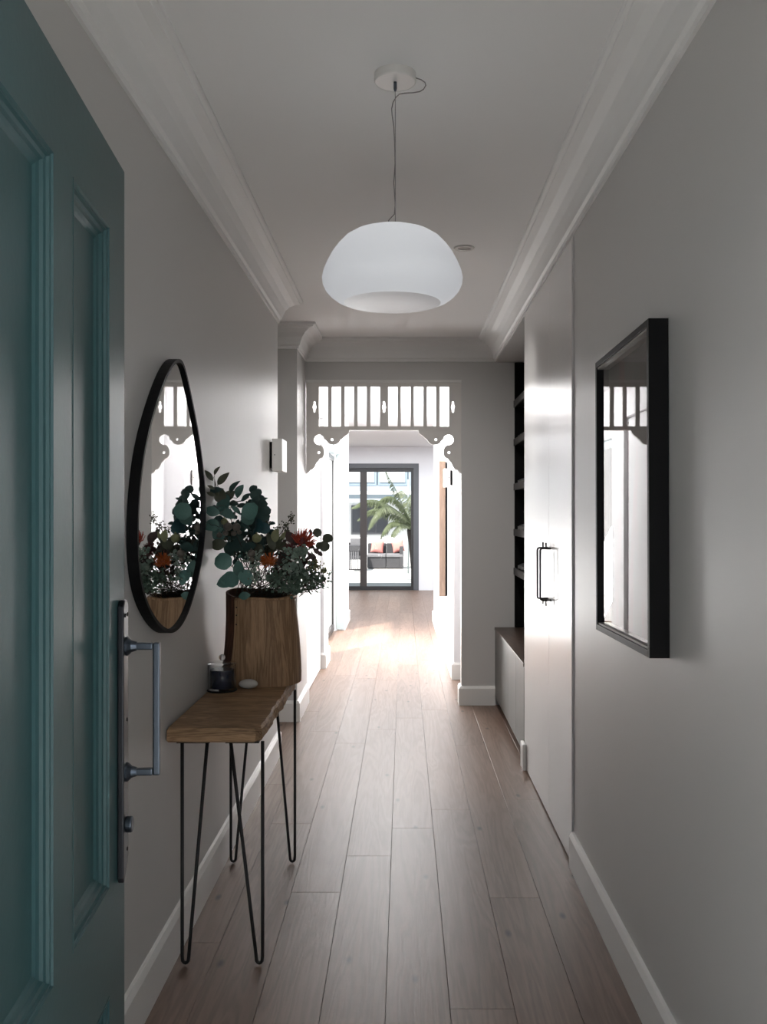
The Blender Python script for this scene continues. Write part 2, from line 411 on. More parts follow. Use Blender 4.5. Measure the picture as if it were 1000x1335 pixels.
run('baseboard_left', [(-2.3, 6.19), (-.715, 6.19), (-.715, 6.80)], BP, M['trim'], -1)
run('baseboard_right', [(.675, 1.0), (.675, 3.645)], BP, M['trim'], 1)
run('baseboard_back', [(.423, 6.84), (.423, END), (.668, END)], BP, M['trim'], -1)
run('baseboard_left', [(-.765, 8.30), (-.716, 8.30), (-.716, 8.77)], BP, M['trim'], -1)
run('baseboard_left', [(-.716, 11.0), (-.716, 12.05), (-5, 12.05)], BP, M['trim'], -1)
run('baseboard_right', [(.60, 7.76), (.425, 7.76), (.390, 11.95), (4.6, 11.95)], BP, M['trim'], 1)
run('baseboard_back', [(-5, 16.7), (-2.55, 16.7)], BP, M['trim'], -1)
# plaster cornice
CP = [(0, 2.505), (.010, 2.505), (.012, 2.522), (.022, 2.530), (.026, 2.545), (.030, 2.556), (.040, 2.580), (.060, 2.606), (.088, 2.626), (.118, 2.634),
      (.120, 2.640), (.130, 2.644), (.134, 2.650), (.134, H), (0, H)]
run('trim_1', [(-.73, 1.0), (-.73, 5.34), (-2.3, 5.34)], CP, M['cornice'], -1)
run('trim_2', [(-2.3, 6.19), (-.715, 6.19), (-.715, END), (.675, END), (.675, 1.0)], CP, M['cornice'], -1)
# flat picture band over the fretwork
S(box('trim_3', -.715, .423, END-.012, END, FRT, FRT+.018, M['trim']))

# ------------------------------------------------------------ fretwork screen
def fx(u): return (390+.22*u-VX)*END/FPX
def fz(v): return EYE+(VY-(490+.22*v))*END/FPX
def plate(name, outline, holes, parent, m, th=.028, bevel=.0015, curved=False):
    cu = bpy.data.curves.new(name, 'CURVE'); cu.dimensions = '2D'; cu.fill_mode = 'BOTH'; cu.extrude = th/2
    for pl in [outline]+holes:
        sp = cu.splines.new('POLY'); sp.points.add(len(pl)-1); sp.use_cyclic_u = True
        for i, p in enumerate(pl): sp.points[i].co = (p[0], p[1], 0, 1)
    tmp = bpy.data.objects.new('tmp', cu); COL.objects.link(tmp)
    dg = bpy.context.evaluated_depsgraph_get(); me = bpy.data.meshes.new_from_object(tmp.evaluated_get(dg))
    bpy.data.objects.remove(tmp); bpy.data.curves.remove(cu)
    me.name = name; me.materials.clear()
    me.transform(Matrix.Rotation(PI/2, 4, 'X'))
    return link(name, me, m, parent)
fr = thing('fretwork_screen', 'white timber fretwork valance with slats and scrolled brackets across the hall opening', 'fretwork', (-.146, END+.02, FRT))
fo = fr.location
def fl2(pts): return [(fx(u)-fo.x, fz(v)-fo.z) for u, v in pts]
def circ(u, v, r, n=16): return [(u+r*math.cos(2*PI*i/n), v+r*math.sin(2*PI*i/n)) for i in range(n)]
def keyhole(c): return [(c-4, 150), (c+4, 150), (c+6, 156), (c+6, 170), (c+10, 177), (c+11, 184), (c+10, 191), (c+6, 198), (c+6, 212), (c+4, 217), (c-4, 217), (c-6, 212), (c-6, 198), (c-10, 191), (c-11, 184), (c-10, 177), (c-6, 170), (c-6, 156)]
def rect(a, b, c, d): return [(a, c), (b, c), (b, d), (a, d)]
plate('top_rail', fl2(rect(41, 963, 38, 63)), [], fr, M['fret'], .036)
plate('bottom_rail', fl2(rect(117, 888, 299, 322)), [], fr, M['fret'], .036)
plate('side_panel', fl2(rect(41, 117, 63, 322)), [fl2(keyhole(91))], fr, M['fret'], .030)
plate('side_panel', fl2(rect(888, 963, 63, 322)), [fl2(keyhole(912))], fr, M['fret'], .030)
plate('centre_panel', fl2(rect(478, 528, 63, 299)), [fl2(keyhole(503))], fr, M['fret'], .028)
sl = None
for a, b in ((170, 193), (246, 270), (324, 346), (399, 423), (583, 604), (660, 681), (736, 758), (811, 834)):
    plate('slat', fl2(rect(a, b, 63, 299)), [], fr, M['fret'], .022)
br = [(297, 322), (294, 336), (287, 345), (275, 353), (263, 363), (256, 370), (244, 378), (240, 388), (232, 396), (222, 403), (208, 407), (192, 407), (178, 403), (168, 395), (161, 386), (157, 379), (150, 378)]
cc = (118, 378, 31)
for i in range(15):   # arc of the round bite, counter-clockwise over the top and left
    a = math.radians(-2-i*(258/14)); br.append((cc[0]+cc[2]*math.cos(a), cc[1]+cc[2]*math.sin(a)))
br += [(122, 409), (133, 414), (142, 424), (147, 437), (148, 455), (146, 470), (140, 481), (130, 488), (122, 489), (118, 498), (108, 508), (100, 517), (96, 528), (90, 540), (82, 550), (72, 556), (64, 557), (62, 564), (52, 572), (43, 580), (41, 580), (41, 322)]
plate('bracket', fl2(br), [fl2(circ(194, 377, 8)), fl2(circ(116, 454, 8))], fr, M['fret'], .026)
mir = [(1004-u, v) for u, v in br]
plate('bracket', fl2(mir[::-1]), [fl2(circ(1004-194, 377, 8)), fl2(circ(1004-116, 454, 8))], fr, M['fret'], .026)

# ------------------------------------------------------------ front door, swung open along the left
door = thing('front_door', 'teal panelled front door standing open in the left foreground', 'door', (-.495, 1.0, 0))
ang = math.atan2(.0876, 1.0)
door.rotation_euler = (0, 0, PI/2+ang)      # local +X runs along the door to its lock edge
# local: u = along door, n = towards the hall is local -Y
DW, DH, DT = .893, 2.10, .042
cosr = math.cos(ang)
def U(y): return (y-1.0)/cosr
uA, uB = U(1.136), U(1.393); uC, uD = U(1.500), U(1.757)
def dbox(bm, u0, u1, z0, z1, n0, n1): bx(bm, u0, u1, -n1, -n0, z0, z1)   # n outward from face plane 0
F0 = -DT
def dpart(name, u0, u1, z0, z1): 
    bm = bmesh.new(); dbox(bm, u0, u1, z0, z1, F0, 0); return build(name, bm, M['teal'], door)
ZT0, ZT1, ZB0, ZB1 = .682, 1.948, .21, .479
dpart('stile', 0, uA, 0.006, DH); dpart('stile', uB, uC, .21, 1.948); dpart('stile', uD, DW, 0.006, DH)
dpart('rail', uA, uD, 1.948, DH); dpart('rail', uA, uB, .479, .682); dpart('rail', uC, uD, .479, .682); dpart('rail', uA, uD, .006, .21)
MP = [(0, .001), (.004, .001), (.006, -.003), (.011, -.003), (.013, -.008), (.019, -.010), (.022, -.015), (.029, -.018), (.034, -.022), (.034, -.030), (0, -.030)]  # (inset, n)
for (a, b) in ((uA, uB), (uC, uD)):
    for (c, d) in ((ZT0, ZT1), (ZB0, ZB1)):
        bm = bmesh.new(); dbox(bm, a, b, c, d, -.030, -.022); build('door_panel', bm, M['teal'], door)
        bm = bmesh.new(); rings = []
        for (cu_, cz, sx, sz) in ((a, c, 1, 1), (b, c, -1, 1), (b, d, -1, -1), (a, d, 1, -1)):
            rings.append([bm.verts.new((cu_+sx*i, -n, cz+sz*i)) for i, n in MP])
        for i in range(4):
            p, q = rings[i], rings[(i+1) % 4]
            for k in range(len(MP)): bm.faces.new((p[k], p[(k+1) % len(MP)], q[(k+1) % len(MP)], q[k]))
        build('moulding', bm, M['teal'], door)
# pull handle on its long back plate
bm = bmesh.new()
pu0, pu1, pz0, pz1 = DW-.068, DW-.022, .664, 1.226
poly = [(pu0, pz0+.012), (pu0+.006, pz0), (pu1-.006, pz0+.03), (pu1, pz0+.045), (pu1, pz1-.012), (pu1-.012, pz1), (pu0+.012, pz1), (pu0, pz1-.012)]
prism(bm, poly, lambda p: (p[0], 0, p[1]), lambda p: (p[0], -.013, p[1]))
pl = build('handle_plate', bm, M['plate'], door, bevel=.003)
for u, z in ((pu0+.012, pz1-.03), (pu1-.012, pz1-.03), (pu1-.016, .985), (pu1-.014, pz0+.06)):
    bm = bmesh.new(); prism(bm, [(.004*math.cos(a*PI/4), .004*math.sin(a*PI/4)) for a in range(8)], lambda p: (u+p[0], -.0125, z+p[1]), lambda p: (u+p[0], -.0145, z+p[1]))
    build('screw', bm, M['black'], pl)
hu = DW-.045; hz0, hz1, ho = .874, 1.140, .066
bm = bmesh.new(); w = .0075
bx(bm, hu-w, hu+w, -(ho+.014), -ho, hz0, hz1)
bx(bm, hu-w, hu+w, -ho, -.02, hz0, hz0+.014); bx(bm, hu-w, hu+w, -ho, -.02, hz1-.014, hz1)
hd = build('pull_handle', bm, M['gun'], door, bevel=.003)
for z in (hz0+.007, hz1-.007):
    bm = bmesh.new()
    prof = [(.019, .013), (.019, .017), (.012, .024), (.009, .034)]
    rings = [[bm.verts.new((hu+r*math.cos(k*PI/8), -n, z+r*math.sin(k*PI/8))) for k in range(16)] for r, n in prof]
    for a, b in zip(rings[:-1], rings[1:]):
        for k in range(16): bm.faces.new((a[k], a[(k+1) % 16], b[(k+1) % 16], b[k]))
    bm.faces.new(rings[0]); bm.faces.new(rings[-1])
    build('rose', bm, M['gun'], hd, smooth=False)
bm = bmesh.new()
prism(bm, [(.016*math.cos(a*PI/12), .016*math.sin(a*PI/12)) for a in range(24)], lambda p: (hu+p[0], -.012, .776+p[1]), lambda p: (hu+p[0], -.026, .776+p[1]))
build('lock_cylinder', bm, M['gun'], door, bevel=.003)

# ------------------------------------------------------------ pebble mirror
mpx = [(212.4,481),(203,508),(193.7,537),(186,564),(180.6,590),(176,625),(173,664.7),(171.8,700),(173,739.6),(176.5,762),(182.5,784.5),(190,803),(201,818),(210,826.5),(220,830),
       (229.5,822.5),(238.6,807),(245,790),(250,770),(257,746),(262,717),(264,690),(264.6,665),(264,642),(262,620),(259,595),(255.5,567),(251,543),(246,522),(240,493),(237,478),(233,467.5),(229,464.5),(221,468)]
mt = thing('wall_mirror', 'pebble-shaped wall mirror in a thin black frame on the left wall', 'mirror', (-.73, 2.75, 1.4))
mo = []
for x, y in mpx:
    Y = FPX*.712/(VX-x); mo.append(Vector((Y, EYE+(VY-y)*Y/FPX)))
# smooth (closed catmull-rom)
def catmull(P, n=3):
    out = []
    N_ = len(P)
    for i in range(N_):
        p0, p1, p2, p3 = P[i-1], P[i], P[(i+1) % N_], P[(i+2) % N_]
        for k in range(n):
            t = k/n
            out.append(.5*((2*p1)+(p2-p0)*t+(2*p0-5*p1+4*p2-p3)*t*t+(3*p1-p0-3*p2+p3)*t**3))
    return out
for _ in range(2): mo = [(mo[i-1]+mo[i]*2+mo[(i+1) % len(mo)])/4 for i in range(len(mo))]
mo = catmull(mo, 3)
cen = sum(mo, Vector((0, 0)))/len(mo)
print('mirror centre', cen, 'size', max(p.x for p in mo)-min(p.x for p in mo), max(p.y for p in mo)-min(p.y for p in mo))
def inset(P, d):
    out = []
    n = len(P)
    for i in range(n):
        t = (P[(i+1) % n]-P[i-1]).normalized(); nn = Vector((-t.y, t.x))
        if nn.dot(cen-P[i]) < 0: nn = -nn
        out.append(P[i]+nn*d)
    return out
inn = inset(mo, .011)
bm = bmesh.new(); n = len(mo)
r1 = [bm.verts.new(T(mt, -.729, p.x, p.y)) for p in mo]; r2 = [bm.verts.new(T(mt, -.699, p.x, p.y)) for p in mo]
r3 = [bm.verts.new(T(mt, -.699, p.x, p.y)) for p in inn]; r4 = [bm.verts.new(T(mt, -.715, p.x, p.y)) for p in inn]
for a, b in ((r1, r2), (r2, r3), (r3, r4), (r4, r1)):
    for k in range(n): bm.faces.new((a[k], a[(k+1) % n], b[(k+1) % n], b[k]))
build('mirror_frame', bm, M['black'], mt)
bm = bmesh.new()
q1 = [bm.verts.new(T(mt, -.708, p.x, p.y)) for p in inn]; bm.faces.new(q1)
q0 = [bm.verts.new(T(mt, -.714, p.x, p.y)) for p in inn]; bm.faces.new(q0[::-1])
for k in range(n): bm.faces.new((q0[k], q0[(k+1) % n], q1[(k+1) % n], q1[k]))
build('mirror_glass', bm, M['mirror'], mt)

# ------------------------------------------------------------ framed picture on the right wall (hangs a little askew)
pic = thing('framed_picture', 'tall black box-framed dark print behind glass on the right wall', 'picture', (.675, 2.66, 1.46))
pic.rotation_euler = (math.radians(-.75), 0, 0)
hw, hh, fw, fd = .325, .432, .019, .052
def pbx(bm, y0, y1, z0, z1, x0, x1): bx(bm, x0, x1, y0, y1, z0, z1)
for nm, a in (('frame_side', (-hw, -hw+fw, -hh, hh)), ('frame_side', (hw-fw, hw, -hh, hh)), ('frame_rail', (-hw+fw, hw-fw, hh-fw, hh)), ('frame_rail', (-hw+fw, hw-fw, -hh, -hh+fw))):
    bm = bmesh.new(); pbx(bm, *a, -fd, -.001); build(nm, bm, M['black'], pic, bevel=.0012)
iw, ih = hw-fw, hh-fw
bm = bmesh.new(); s_ = .006
pbx(bm, -iw, iw, ih-s_, ih, -.048, -.012); build('spacer', bm, M['slip'], pic)
bm = bmesh.new(); pbx(bm, -iw, iw, -ih, -ih+s_, -.048, -.012); build('spacer', bm, M['slip'], pic)
bm = bmesh.new(); pbx(bm, -iw, iw, -ih, ih, -.012, -.006); build('print', bm, M['art'], pic)
bm = bmesh.new(); v = [bm.verts.new(p) for p in ((-.040, -iw, -ih+s_), (-.040, iw, -ih+s_), (-.040, iw, ih-s_), (-.040, -iw, ih-s_))]; bm.faces.new(v)
build('picture_glass', bm, M['pglass'], pic)

# ------------------------------------------------------------ cupboard with two doors, right wall
cup = thing('hall_cupboard', 'tall flush white lacquered cupboard with black handles beside the framed picture', 'cupboard', (.98, 4.33, 0))
def cb(name, x0, x1, y0, y1, z0, z1, m, par=cup, bevel=0):
    a = T(cup, x0, y0, z0); b = T(cup, x1, y1, z1)
    return box(name, a[0], b[0], a[1], b[1], a[2], b[2], m, par, bevel)
cb('carcass', .70, 1.29, 3.66, 5.06, .0, 2.498, M['cupboard'])
d1 = cb('cupboard_door', .667, .689, 3.6495, 4.218, .010, 2.496, M['cupboard'], bevel=.0015)
d2 = cb('cupboard_door', .667, .689, 4.2195, 4.990, .010, 2.496, M['cupboard'], bevel=.0015)
cb('end_panel', .668, .70, 4.994, 5.085, .002, 2.498, M['cupboard'])
cb('plinth_block', .648, .666, 4.998, 5.10, .001, .142, M['trim'], bevel=.003)
def pull(y, par):
    bm = bmesh.new(); x = .667; o_ = .048; z0, z1, r = 1.000, 1.246, .0042
    pts = []
    pts.append((x, y, z1-.006)); pts.append((x-o_+.010, y, z1-.006))
    for k in range(1, 4): a = k*PI/6; pts.append((x-o_+.010-.010*math.sin(a), y, z1-.016+.010*math.cos(a)))
    pts.append((x-o_, y, z0+.016))
    for k in range(1, 4): a = k*PI/6; pts.append((x-o_+.010-.010*math.cos(a), y, z0+.016-.010*math.sin(a)))
    pts.append((x, y, z0+.006))
    pts = [T(cup, *p) for p in pts]
    tube(bm, pts, r, 8)
    for z, dz in ((z1-.002, .022), (z0+.002, -.022)):
        tube(bm, [T(cup, x-.022, y, z), T(cup, x-.022, y, z+dz)], .0035, 8)
    return build('door_pull', bm, M['black_metal'], par, smooth=True)
pull(4.165, d1); pull(4.255, d2)

# ------------------------------------------------------------ bench and shelving in the recess
bn = thing('storage_bench', 'low grey-olive storage bench with dark timber top in the right recess', 'bench', (.98, 5.9, 0))
def bb(par, t, name, x0, x1, y0, y1, z0, z1, m, bevel=0):
    a = T(t, x0, y0, z0); b = T(t, x1, y1, z1); return box(name, a[0], b[0], a[1], b[1], a[2], b[2], m, par, bevel)
bb(bn, bn, 'carcass', .695, 1.29, 5.10, 6.715, .06, .545, M['bench'])
bb(bn, bn, 'plinth', .72, 1.29, 5.10, 6.715, .001, .06, M['joinery'])
bb(bn, bn, 'bench_top', .664, 1.29, 5.10, 6.716, .548, .568, M['bench_top'], .002)
for a, b in ((5.10, 5.470), (5.473, 5.888), (5.891, 6.298), (6.301, 6.715)):
    bb(bn, bn, 'cupboard_door', .668, .690, a, b, .066, .544, M['bench'], .0012)
sh = thing('open_shelving', 'tall black open shoe shelving above the storage bench', 'shelving', (1.05, 5.9, .57))
bb(sh, sh, 'back_panel', 1.27, 1.295, 5.10, 6.715, .57, 2.495, M['joinery'])
bb(sh, sh, 'side_panel', .81, 1.27, 6.69, 6.715, .57, 2.495, M['joinery'])
bb(sh, sh, 'side_panel', .81, 1.27, 5.10, 5.125, .57, 2.495, M['joinery'])
SZ = (2.19, 1.912, 1.59, 1.261, .98)
for z in SZ: 
    q = bb(sh, sh, 'shelf', .812, 1.27, 5.126, 6.689, z-.022, z+.022, M['joinery'])
    e = bb(q, sh, 'shelf_lip', .800, .811, 5.126, 6.689, z-.024, z+.024, M['shelf_lit_edge'])
def shoe(x, y, z, label, ang_=0):
    t = thing('shoe', label, 'shoe', (x, y, z), 'shoes on the black shelving')
    bm = bmesh.new()
    pts = [(-.13, .030), (-.10, .038), (0, .034), (.07, .044), (.12, .036), (.14, 0), (.12, -.036), (.07, -.042), (0, -.034), (-.10, -.036), (-.13, -.028)]
    prism(bm, pts, lambda p: (p[0], p[1], 0.0005), lambda p: (p[0], p[1], .022)); build('sole', bm, M['shoe_sole'], t)
    bm = bmesh.new(); rings = []
    for xx, w_, h_ in ((-.125, .026, .055), (-.09, .032, .085), (-.03, .032, .082), (.02, .034, .062), (.07, .038, .045), (.11, .030, .036), (.13, .014, .028)):
        rings.append([bm.verts.new((xx, w_*math.cos(a*PI/8), .022+(h_-.022)*math.sin(a*PI/8))) for a in range(9)])
    for a, b in zip(rings[:-1], rings[1:]):
        for k in range(8): bm.faces.new((a[k], a[k+1], b[k+1], b[k]))
        bm.faces.new((a[0], b[0], b[8], a[8]))
    bm.faces.new(rings[0]); bm.faces.new(rings[-1]); build('upper', bm, M['shoe'], t, smooth=True)
    t.rotation_euler = (0, 0, PI+ang_)
    return t
rn = {1: 'second', 2: 'third', 3: 'fourth', 4: 'lowest'}
for i in (1, 2, 3, 4):
    for j, (yy, nm) in enumerate(((6.60, 'nearer the end wall'), (6.46, 'nearer the white cupboard'))):
        shoe(.96, yy, SZ[i]+.023, 'grey laceless shoe on the %s black shelf, %s' % (rn[i]+(' from the top' if i < 4 else ''), nm), random.uniform(-.06, .06))

# ------------------------------------------------------------ console table with hairpin legs
tb = thing('console_table', 'narrow rustic timber console table with black hairpin legs by left wall', 'table', (-.58, 3.28, 0))
TX0, TX1, TY0, TY1, TZ0, TZ1 = -.728, -.432, 2.815, 3.735, .698, .742
segs = 22
bm = bmesh.new(); rnd = random.Random(3)
left = [(TX0, TY0+.010)]; poly = []
poly.append((TX0+.004, TY0)); poly.append((TX1-.022, TY0)); poly.append((TX1-.004, TY0+.03))
for i in range(1, segs): poly.append((TX1-.002+rnd.uniform(-.004, .004), TY0+.03+(TY1-TY0-.04)*i/segs))
poly += [(TX1-.008, TY1), (TX0+.004, TY1), (TX0, TY1-.01), (TX0, TY0+.01)]
cxy = Vector(((TX0+TX1)/2, (TY0+TY1)/2))
def ring(k, z, jit):
    out = []
    for p in poly:
        q = Vector(p); d = (cxy-q); d = Vector((math.copysign(1, d.x), math.copysign(1, d.y)))
        out.append(bm.verts.new(T(tb, q.x+d.x*k+(rnd.uniform(-jit, jit) if q.x > TX1-.03 else 0), q.y+d.y*k, z)))
    return out
R_ = [ring(.004, TZ0, .001), ring(0, TZ0+.005, .002), ring(0, (TZ0+TZ1)/2, .004), ring(.001, TZ1-.008, .003), ring(.006, TZ1, .001)]
for a, b in zip(R_[:-1], R_[1:]):
    for k in range(len(poly)): bm.faces.new((a[k], a[(k+1) % len(poly)], b[(k+1) % len(poly)], b[k]))
bm.faces.new(R_[0][::-1]); bm.faces.new(R_[-1])
build('tabletop', bm, M['table'], tb)
def hairpin(xv, yv, xs):
    bm = bmesh.new(); r = .0055; zt = TZ0-.004
    xb0 = xv; 
    d = .010*(1 if xs > xv else -1)
    pts = [(xv, yv, zt), (xv, yv, .03)]
    for k in range(1, 6):
        a = k*PI/6; pts.append((xv+d-d*math.cos(a), yv, .0195-.0135*math.sin(a)+.002))
    pts += [(xv+2*d, yv, .028), (xs, yv, zt)]
    tube(bm, [T(tb, *p) for p in pts], r, 10)
    o = build('hairpin_leg', bm, M['black_metal'], tb, smooth=True)
    a, b = sorted((xv, xs)); bm = bmesh.new(); p0 = T(tb, max(a-.012, TX0+.006), yv-.024, TZ0-.0045); p1 = T(tb, min(b+.012, TX1-.012), yv+.03, TZ0-.0002)
    bx(bm, p0[0], p1[0], p0[1], p1[1], p0[2], p1[2]); build('mounting_plate', bm, M['black_metal'], o)
hairpin(-.685, 2.85, -.607); hairpin(-.436, 2.85, -.535)
hairpin(-.690, 3.68, -.607); hairpin(-.434, 3.68, -.512)

# ------------------------------------------------------------ vessel
vs = thing('wooden_vase', 'large oval bark-and-veneer vessel holding the bouquet on the table end', 'vase', (-.567, 3.60, TZ1))
def vprof(a, t):
    """a = angle, t = 0 bottom .. 1 top -> local point; wide foot, narrower mouth"""
    rx = .165-.020*t**1.6; ry = .122-.014*t
    if math.cos(a) < 0: rx = .165-.034*t+.012*math.sin(t*PI)*-1
    e = .82
    c, s = math.cos(a), math.sin(a)
    return Vector((math.copysign(abs(c)**e, c)*rx, math.copysign(abs(s)**e, s)*ry, 0))
def vpanel(name, a0, a1, ztop, off, m, n=28):
    bm = bmesh.new(); nt_ = 10; th = .009
    outer, inner = [], []
    for i in range(n+1):
        a = a0+(a1-a0)*i/n
        co, ci = [], []
        for j in range(nt_+1):
            t = j/nt_; zt = ztop(a); z = zt*t
            p = vprof(a, min(1, z/.34)); d = Vector((p.x/.16, p.y/.12, 0)).normalized()
            wob = .003*math.sin(a*5+t*4)
            co.append(bm.verts.new((p.x+d.x*(off+wob), p.y+d.y*(off+wob), z))); ci.append(bm.verts.new((p.x+d.x*(off+wob-th), p.y+d.y*(off+wob-th), z)))
        outer.append(co); inner.append(ci)
    for i in range(n):
        for j in range(nt_):
            bm.faces.new((outer[i][j], outer[i+1][j], outer[i+1][j+1], outer[i][j+1]))
            bm.faces.new((inner[i][j], inner[i][j+1], inner[i+1][j+1], inner[i+1][j]))
        bm.faces.new((outer[i][-1], outer[i+1][-1], inner[i+1][-1], inner[i][-1])); bm.faces.new((outer[i][0], inner[i][0], inner[i+1][0], outer[i+1][0]))
    for i in (0, n):
        for j in range(nt_): bm.faces.new((outer[i][j], outer[i][j+1], inner[i][j+1], inner[i][j]))
    return build(name, bm, m, vs, smooth=False)
rad = math.radians
fp = vpanel('front_panel', rad(-122), rad(60), lambda a: .330+.002*math.sin(a*7), .0, M['vessel'])
vpanel('back_panel', rad(48), rad(250), lambda a: .338+.022*max(0, math.sin((a-rad(48))*1.0)), -.0095, M['vessel_dark'])
bm = bmesh.new()
lathe(bm, [(0, .004), (1, .004), (1, .016), (0, .016)], seg=32, sx=.150, sy=.108); build('base', bm, M['vessel_dark'], vs)
for z in (.30, .27, .235):
    p = vprof(rad(-116), z/.34); bm = bmesh.new(); sphere(bm, Vector((p.x-.001, p.y-.002, z)), .003, 8, 6); build('nail', bm, M['black'], fp)
# lighter rolled rim on the front panel
bm = bmesh.new(); pts = []
for i in range(25):
    a = rad(-120+178*i/24); p = vprof(a, .97); pts.append((p.x*.985, p.y*.985, .331+.002*math.sin(a*7)))
tube(bm, pts, .006, 8); build('rim', bm, M['vessel'], vs, smooth=True)

# ------------------------------------------------------------ candle and pebble
cd = thing('candle_jar', 'navy candle in lidded glass jar with ball knob on the console table', 'candle', (-.672, 3.41, TZ1))
bm = bmesh.new(); lathe(bm, [(0, .0005), (.054, .0005), (.056, .003), (.054, .006), (0, .006)], seg=36); build('coaster', bm, M['black'], cd, smooth=False)
bm = bmesh.new(); lathe(bm, [(0, .0065), (.049, .0065), (.052, .010), (.052, .098), (.050, .098), (.049, .010), (0, .010)], seg=40); build('glass_jar', bm, M['jar'], cd, smooth=True)
bm = bmesh.new(); lathe(bm, [(0, .0125), (.044, .0125), (.044, .078), (.042, .080), (0, .080)], seg=40); w_ = build('wax', bm, M['wax'], cd, smooth=False)
bm = bmesh.new(); tube(bm, [(0, 0, .080), (.001, 0, .090)], .001, 6); build('wick', bm, M['black'], w_)
bm = bmesh.new(); lathe(bm, [(0, .099), (.052, .099), (.053, .102), (.050, .106), (.012, .109), (.006, .112), (0, .112)], seg=40); ld = build('lid', bm, M['jar'], cd, smooth=True)
bm = bmesh.new(); sphere(bm, Vector((0, 0, .124)), .012, 20, 12); build('knob', bm, M['knobglass'], ld, smooth=True)
bm = bmesh.new(); sphere(bm, Vector((0, 0, 0)), 1, 28, 16, (.036, .027, .0165))
for v in bm.verts:
    if v.co.z > 0: v.co.z *= 1.15
st = build('pebble', bm, M['stone'], None, smooth=True); st.location = (-.582, 3.455, TZ1+.0165)
tag(st, 'smooth white pebble beside the candle on the console table', 'stone')

# ------------------------------------------------------------ pendant lamp, downlight
PY = 2.64
pn = thing('pendant_lamp', 'large white dome pendant lamp hanging on a thin cable', 'lamp', (-.0235, PY, H))
bm = bmesh.new(); lathe(bm, [(0, 0), (.0595, 0), (.060, -.022), (.058, -.0255), (.056, -.024), (0, -.024)], seg=48); build('ceiling_rose', bm, M['white'], pn)
bm = bmesh.new(); lathe(bm, [(0, -.024), (.005, -.024), (.005, -.043), (.003, -.050), (0, -.050)], seg=16); build('cord_grip', bm, M['gun'], pn, smooth=True)
bm = bmesh.new(); tube(bm, [(0, 0, -.03), (0, 0, -.450)], .0011, 6); build('steel_wire', bm, M['cable'], pn)
cpx = [(541.5, 104), (549, 106.5), (554, 110), (555, 114), (552, 119), (547, 122), (538, 123.5), (528, 124), (521, 125), (516.5, 129), (512.5, 136), (510.8, 144), (511.2, 152), (513.5, 168), (514.6, 190), (515.2, 215), (513.5, 240), (514.5, 258), (515.2, 270), (514.2, 281), (507, 289), (505.5, 294)]
pts = [px2(x, y, PY)-pn.location for i, (x, y) in enumerate(cpx)]
pts = [Vector((p.x, -.012, min(p.z, -.004))) for p in pts]
bm = bmesh.new(); tube(bm, pts, .0016, 6); build('cable', bm, M['cable'], pn, smooth=True)
SZt = -.446; k_ = .95; kz = .83
prof = [(0, .0), (.055, -.001), (.090, -.006), (.120, -.018), (.145, -.036), (.165, -.060), (.183, -.088), (.197, -.118), (.208, -.148), (.212, -.170), (.210, -.190), (.202, -.210), (.188, -.228), (.170, -.243), (.150, -.252), (.146, -.2545)]
bm = bmesh.new(); lathe(bm, [(a*k_, z*kz+SZt) for a, z in prof], seg=64)
so = build('shade', bm, M['opal'], pn, smooth=True); so.location = (-.008, 0, 0)
bm = bmesh.new(); lathe(bm, [(a*k_, z*kz+SZt) for a, z in ((0, -.262), (.06, -.261), (.11, -.2585), (.146, -.2545))], seg=56); df = build('diffuser', bm, M['opal_base'], pn, smooth=False); df.location = (-.008, 0, 0)
pl_ = bpy.data.lights.new('pendant_fill', 'POINT'); po = bpy.data.objects.new('pendant_fill', pl_); COL.objects.link(po); po.parent = pn  # added fill inside the shade so that it reads brighter
po.location = (-.008, 0, SZt-.10); pl_.energy = .36; pl_.shadow_soft_size = .05; pl_.color = (1, .98, .96)
bm = bmesh.new(); lathe(bm, [(0, SZt), (.012, SZt), (.012, SZt+.007), (0, SZt+.009)], seg=16); build('shade_cap', bm, M['white'], pn)

dl = thing('recessed_downlight', 'small round white recessed ceiling light right of the pendant', 'light', (.288, 4.37, H))
bm = bmesh.new(); lathe(bm, [(.030, -.001), (.033, -.006), (.045, -.006), (.050, -.001), (.050, 0), (.030, 0)], seg=40, close=True); build('trim_ring', bm, M['white'], dl)
bm = bmesh.new(); lathe(bm, [(0, -.0015), (.030, -.002), (.030, -.0005), (0, -.0005)], seg=32); build('lens', bm, M['slip'], dl)

# ------------------------------------------------------------ wall sconces
def sconce(wx, y, sgn, z0, z1, dep, label):
    t = thing('wall_sconce', label, 'light', (wx, y, (z0+z1)/2), 'matching box wall sconces')
    h = (z1-z0)/2
    def sb(name, a, b, y0, y1, zz0, zz1, m, par=t, bevel=.001):
        x0, x1 = sorted((sgn*a, sgn*b)); return box(name, x0, x1, y0, y1, zz0, zz1, m, par, bevel)
    sb('back_plate', .0005, .014, -.02, .10, -h*.82, h*.82, M['black'])
    bd = sb('sconce_body', .016, dep, -.05, .05+.10, -h, h, M['white'])
    sb('front_lip', dep, dep+.003, -.05, .15, -h, h, M['trim'])
    bm = bmesh.new(); c = sgn*.030
    prism(bm, [(.0028*math.cos(a*PI/4), .0028*math.sin(a*PI/4)) for a in range(8)], lambda p: (c+p[0], -.0505, p[1]), lambda p: (c+p[0], -.052, p[1]))
    build('screw', bm, M['black'], bd)
sconce(-.73, 5.05, 1, 1.629, 1.805, .068, 'white box wall sconce on the left wall above the bouquet')
sconce(.421, 7.98, -1, 1.629, 1.785, .066, 'white box wall sconce on the far right wall beyond the fretwork')

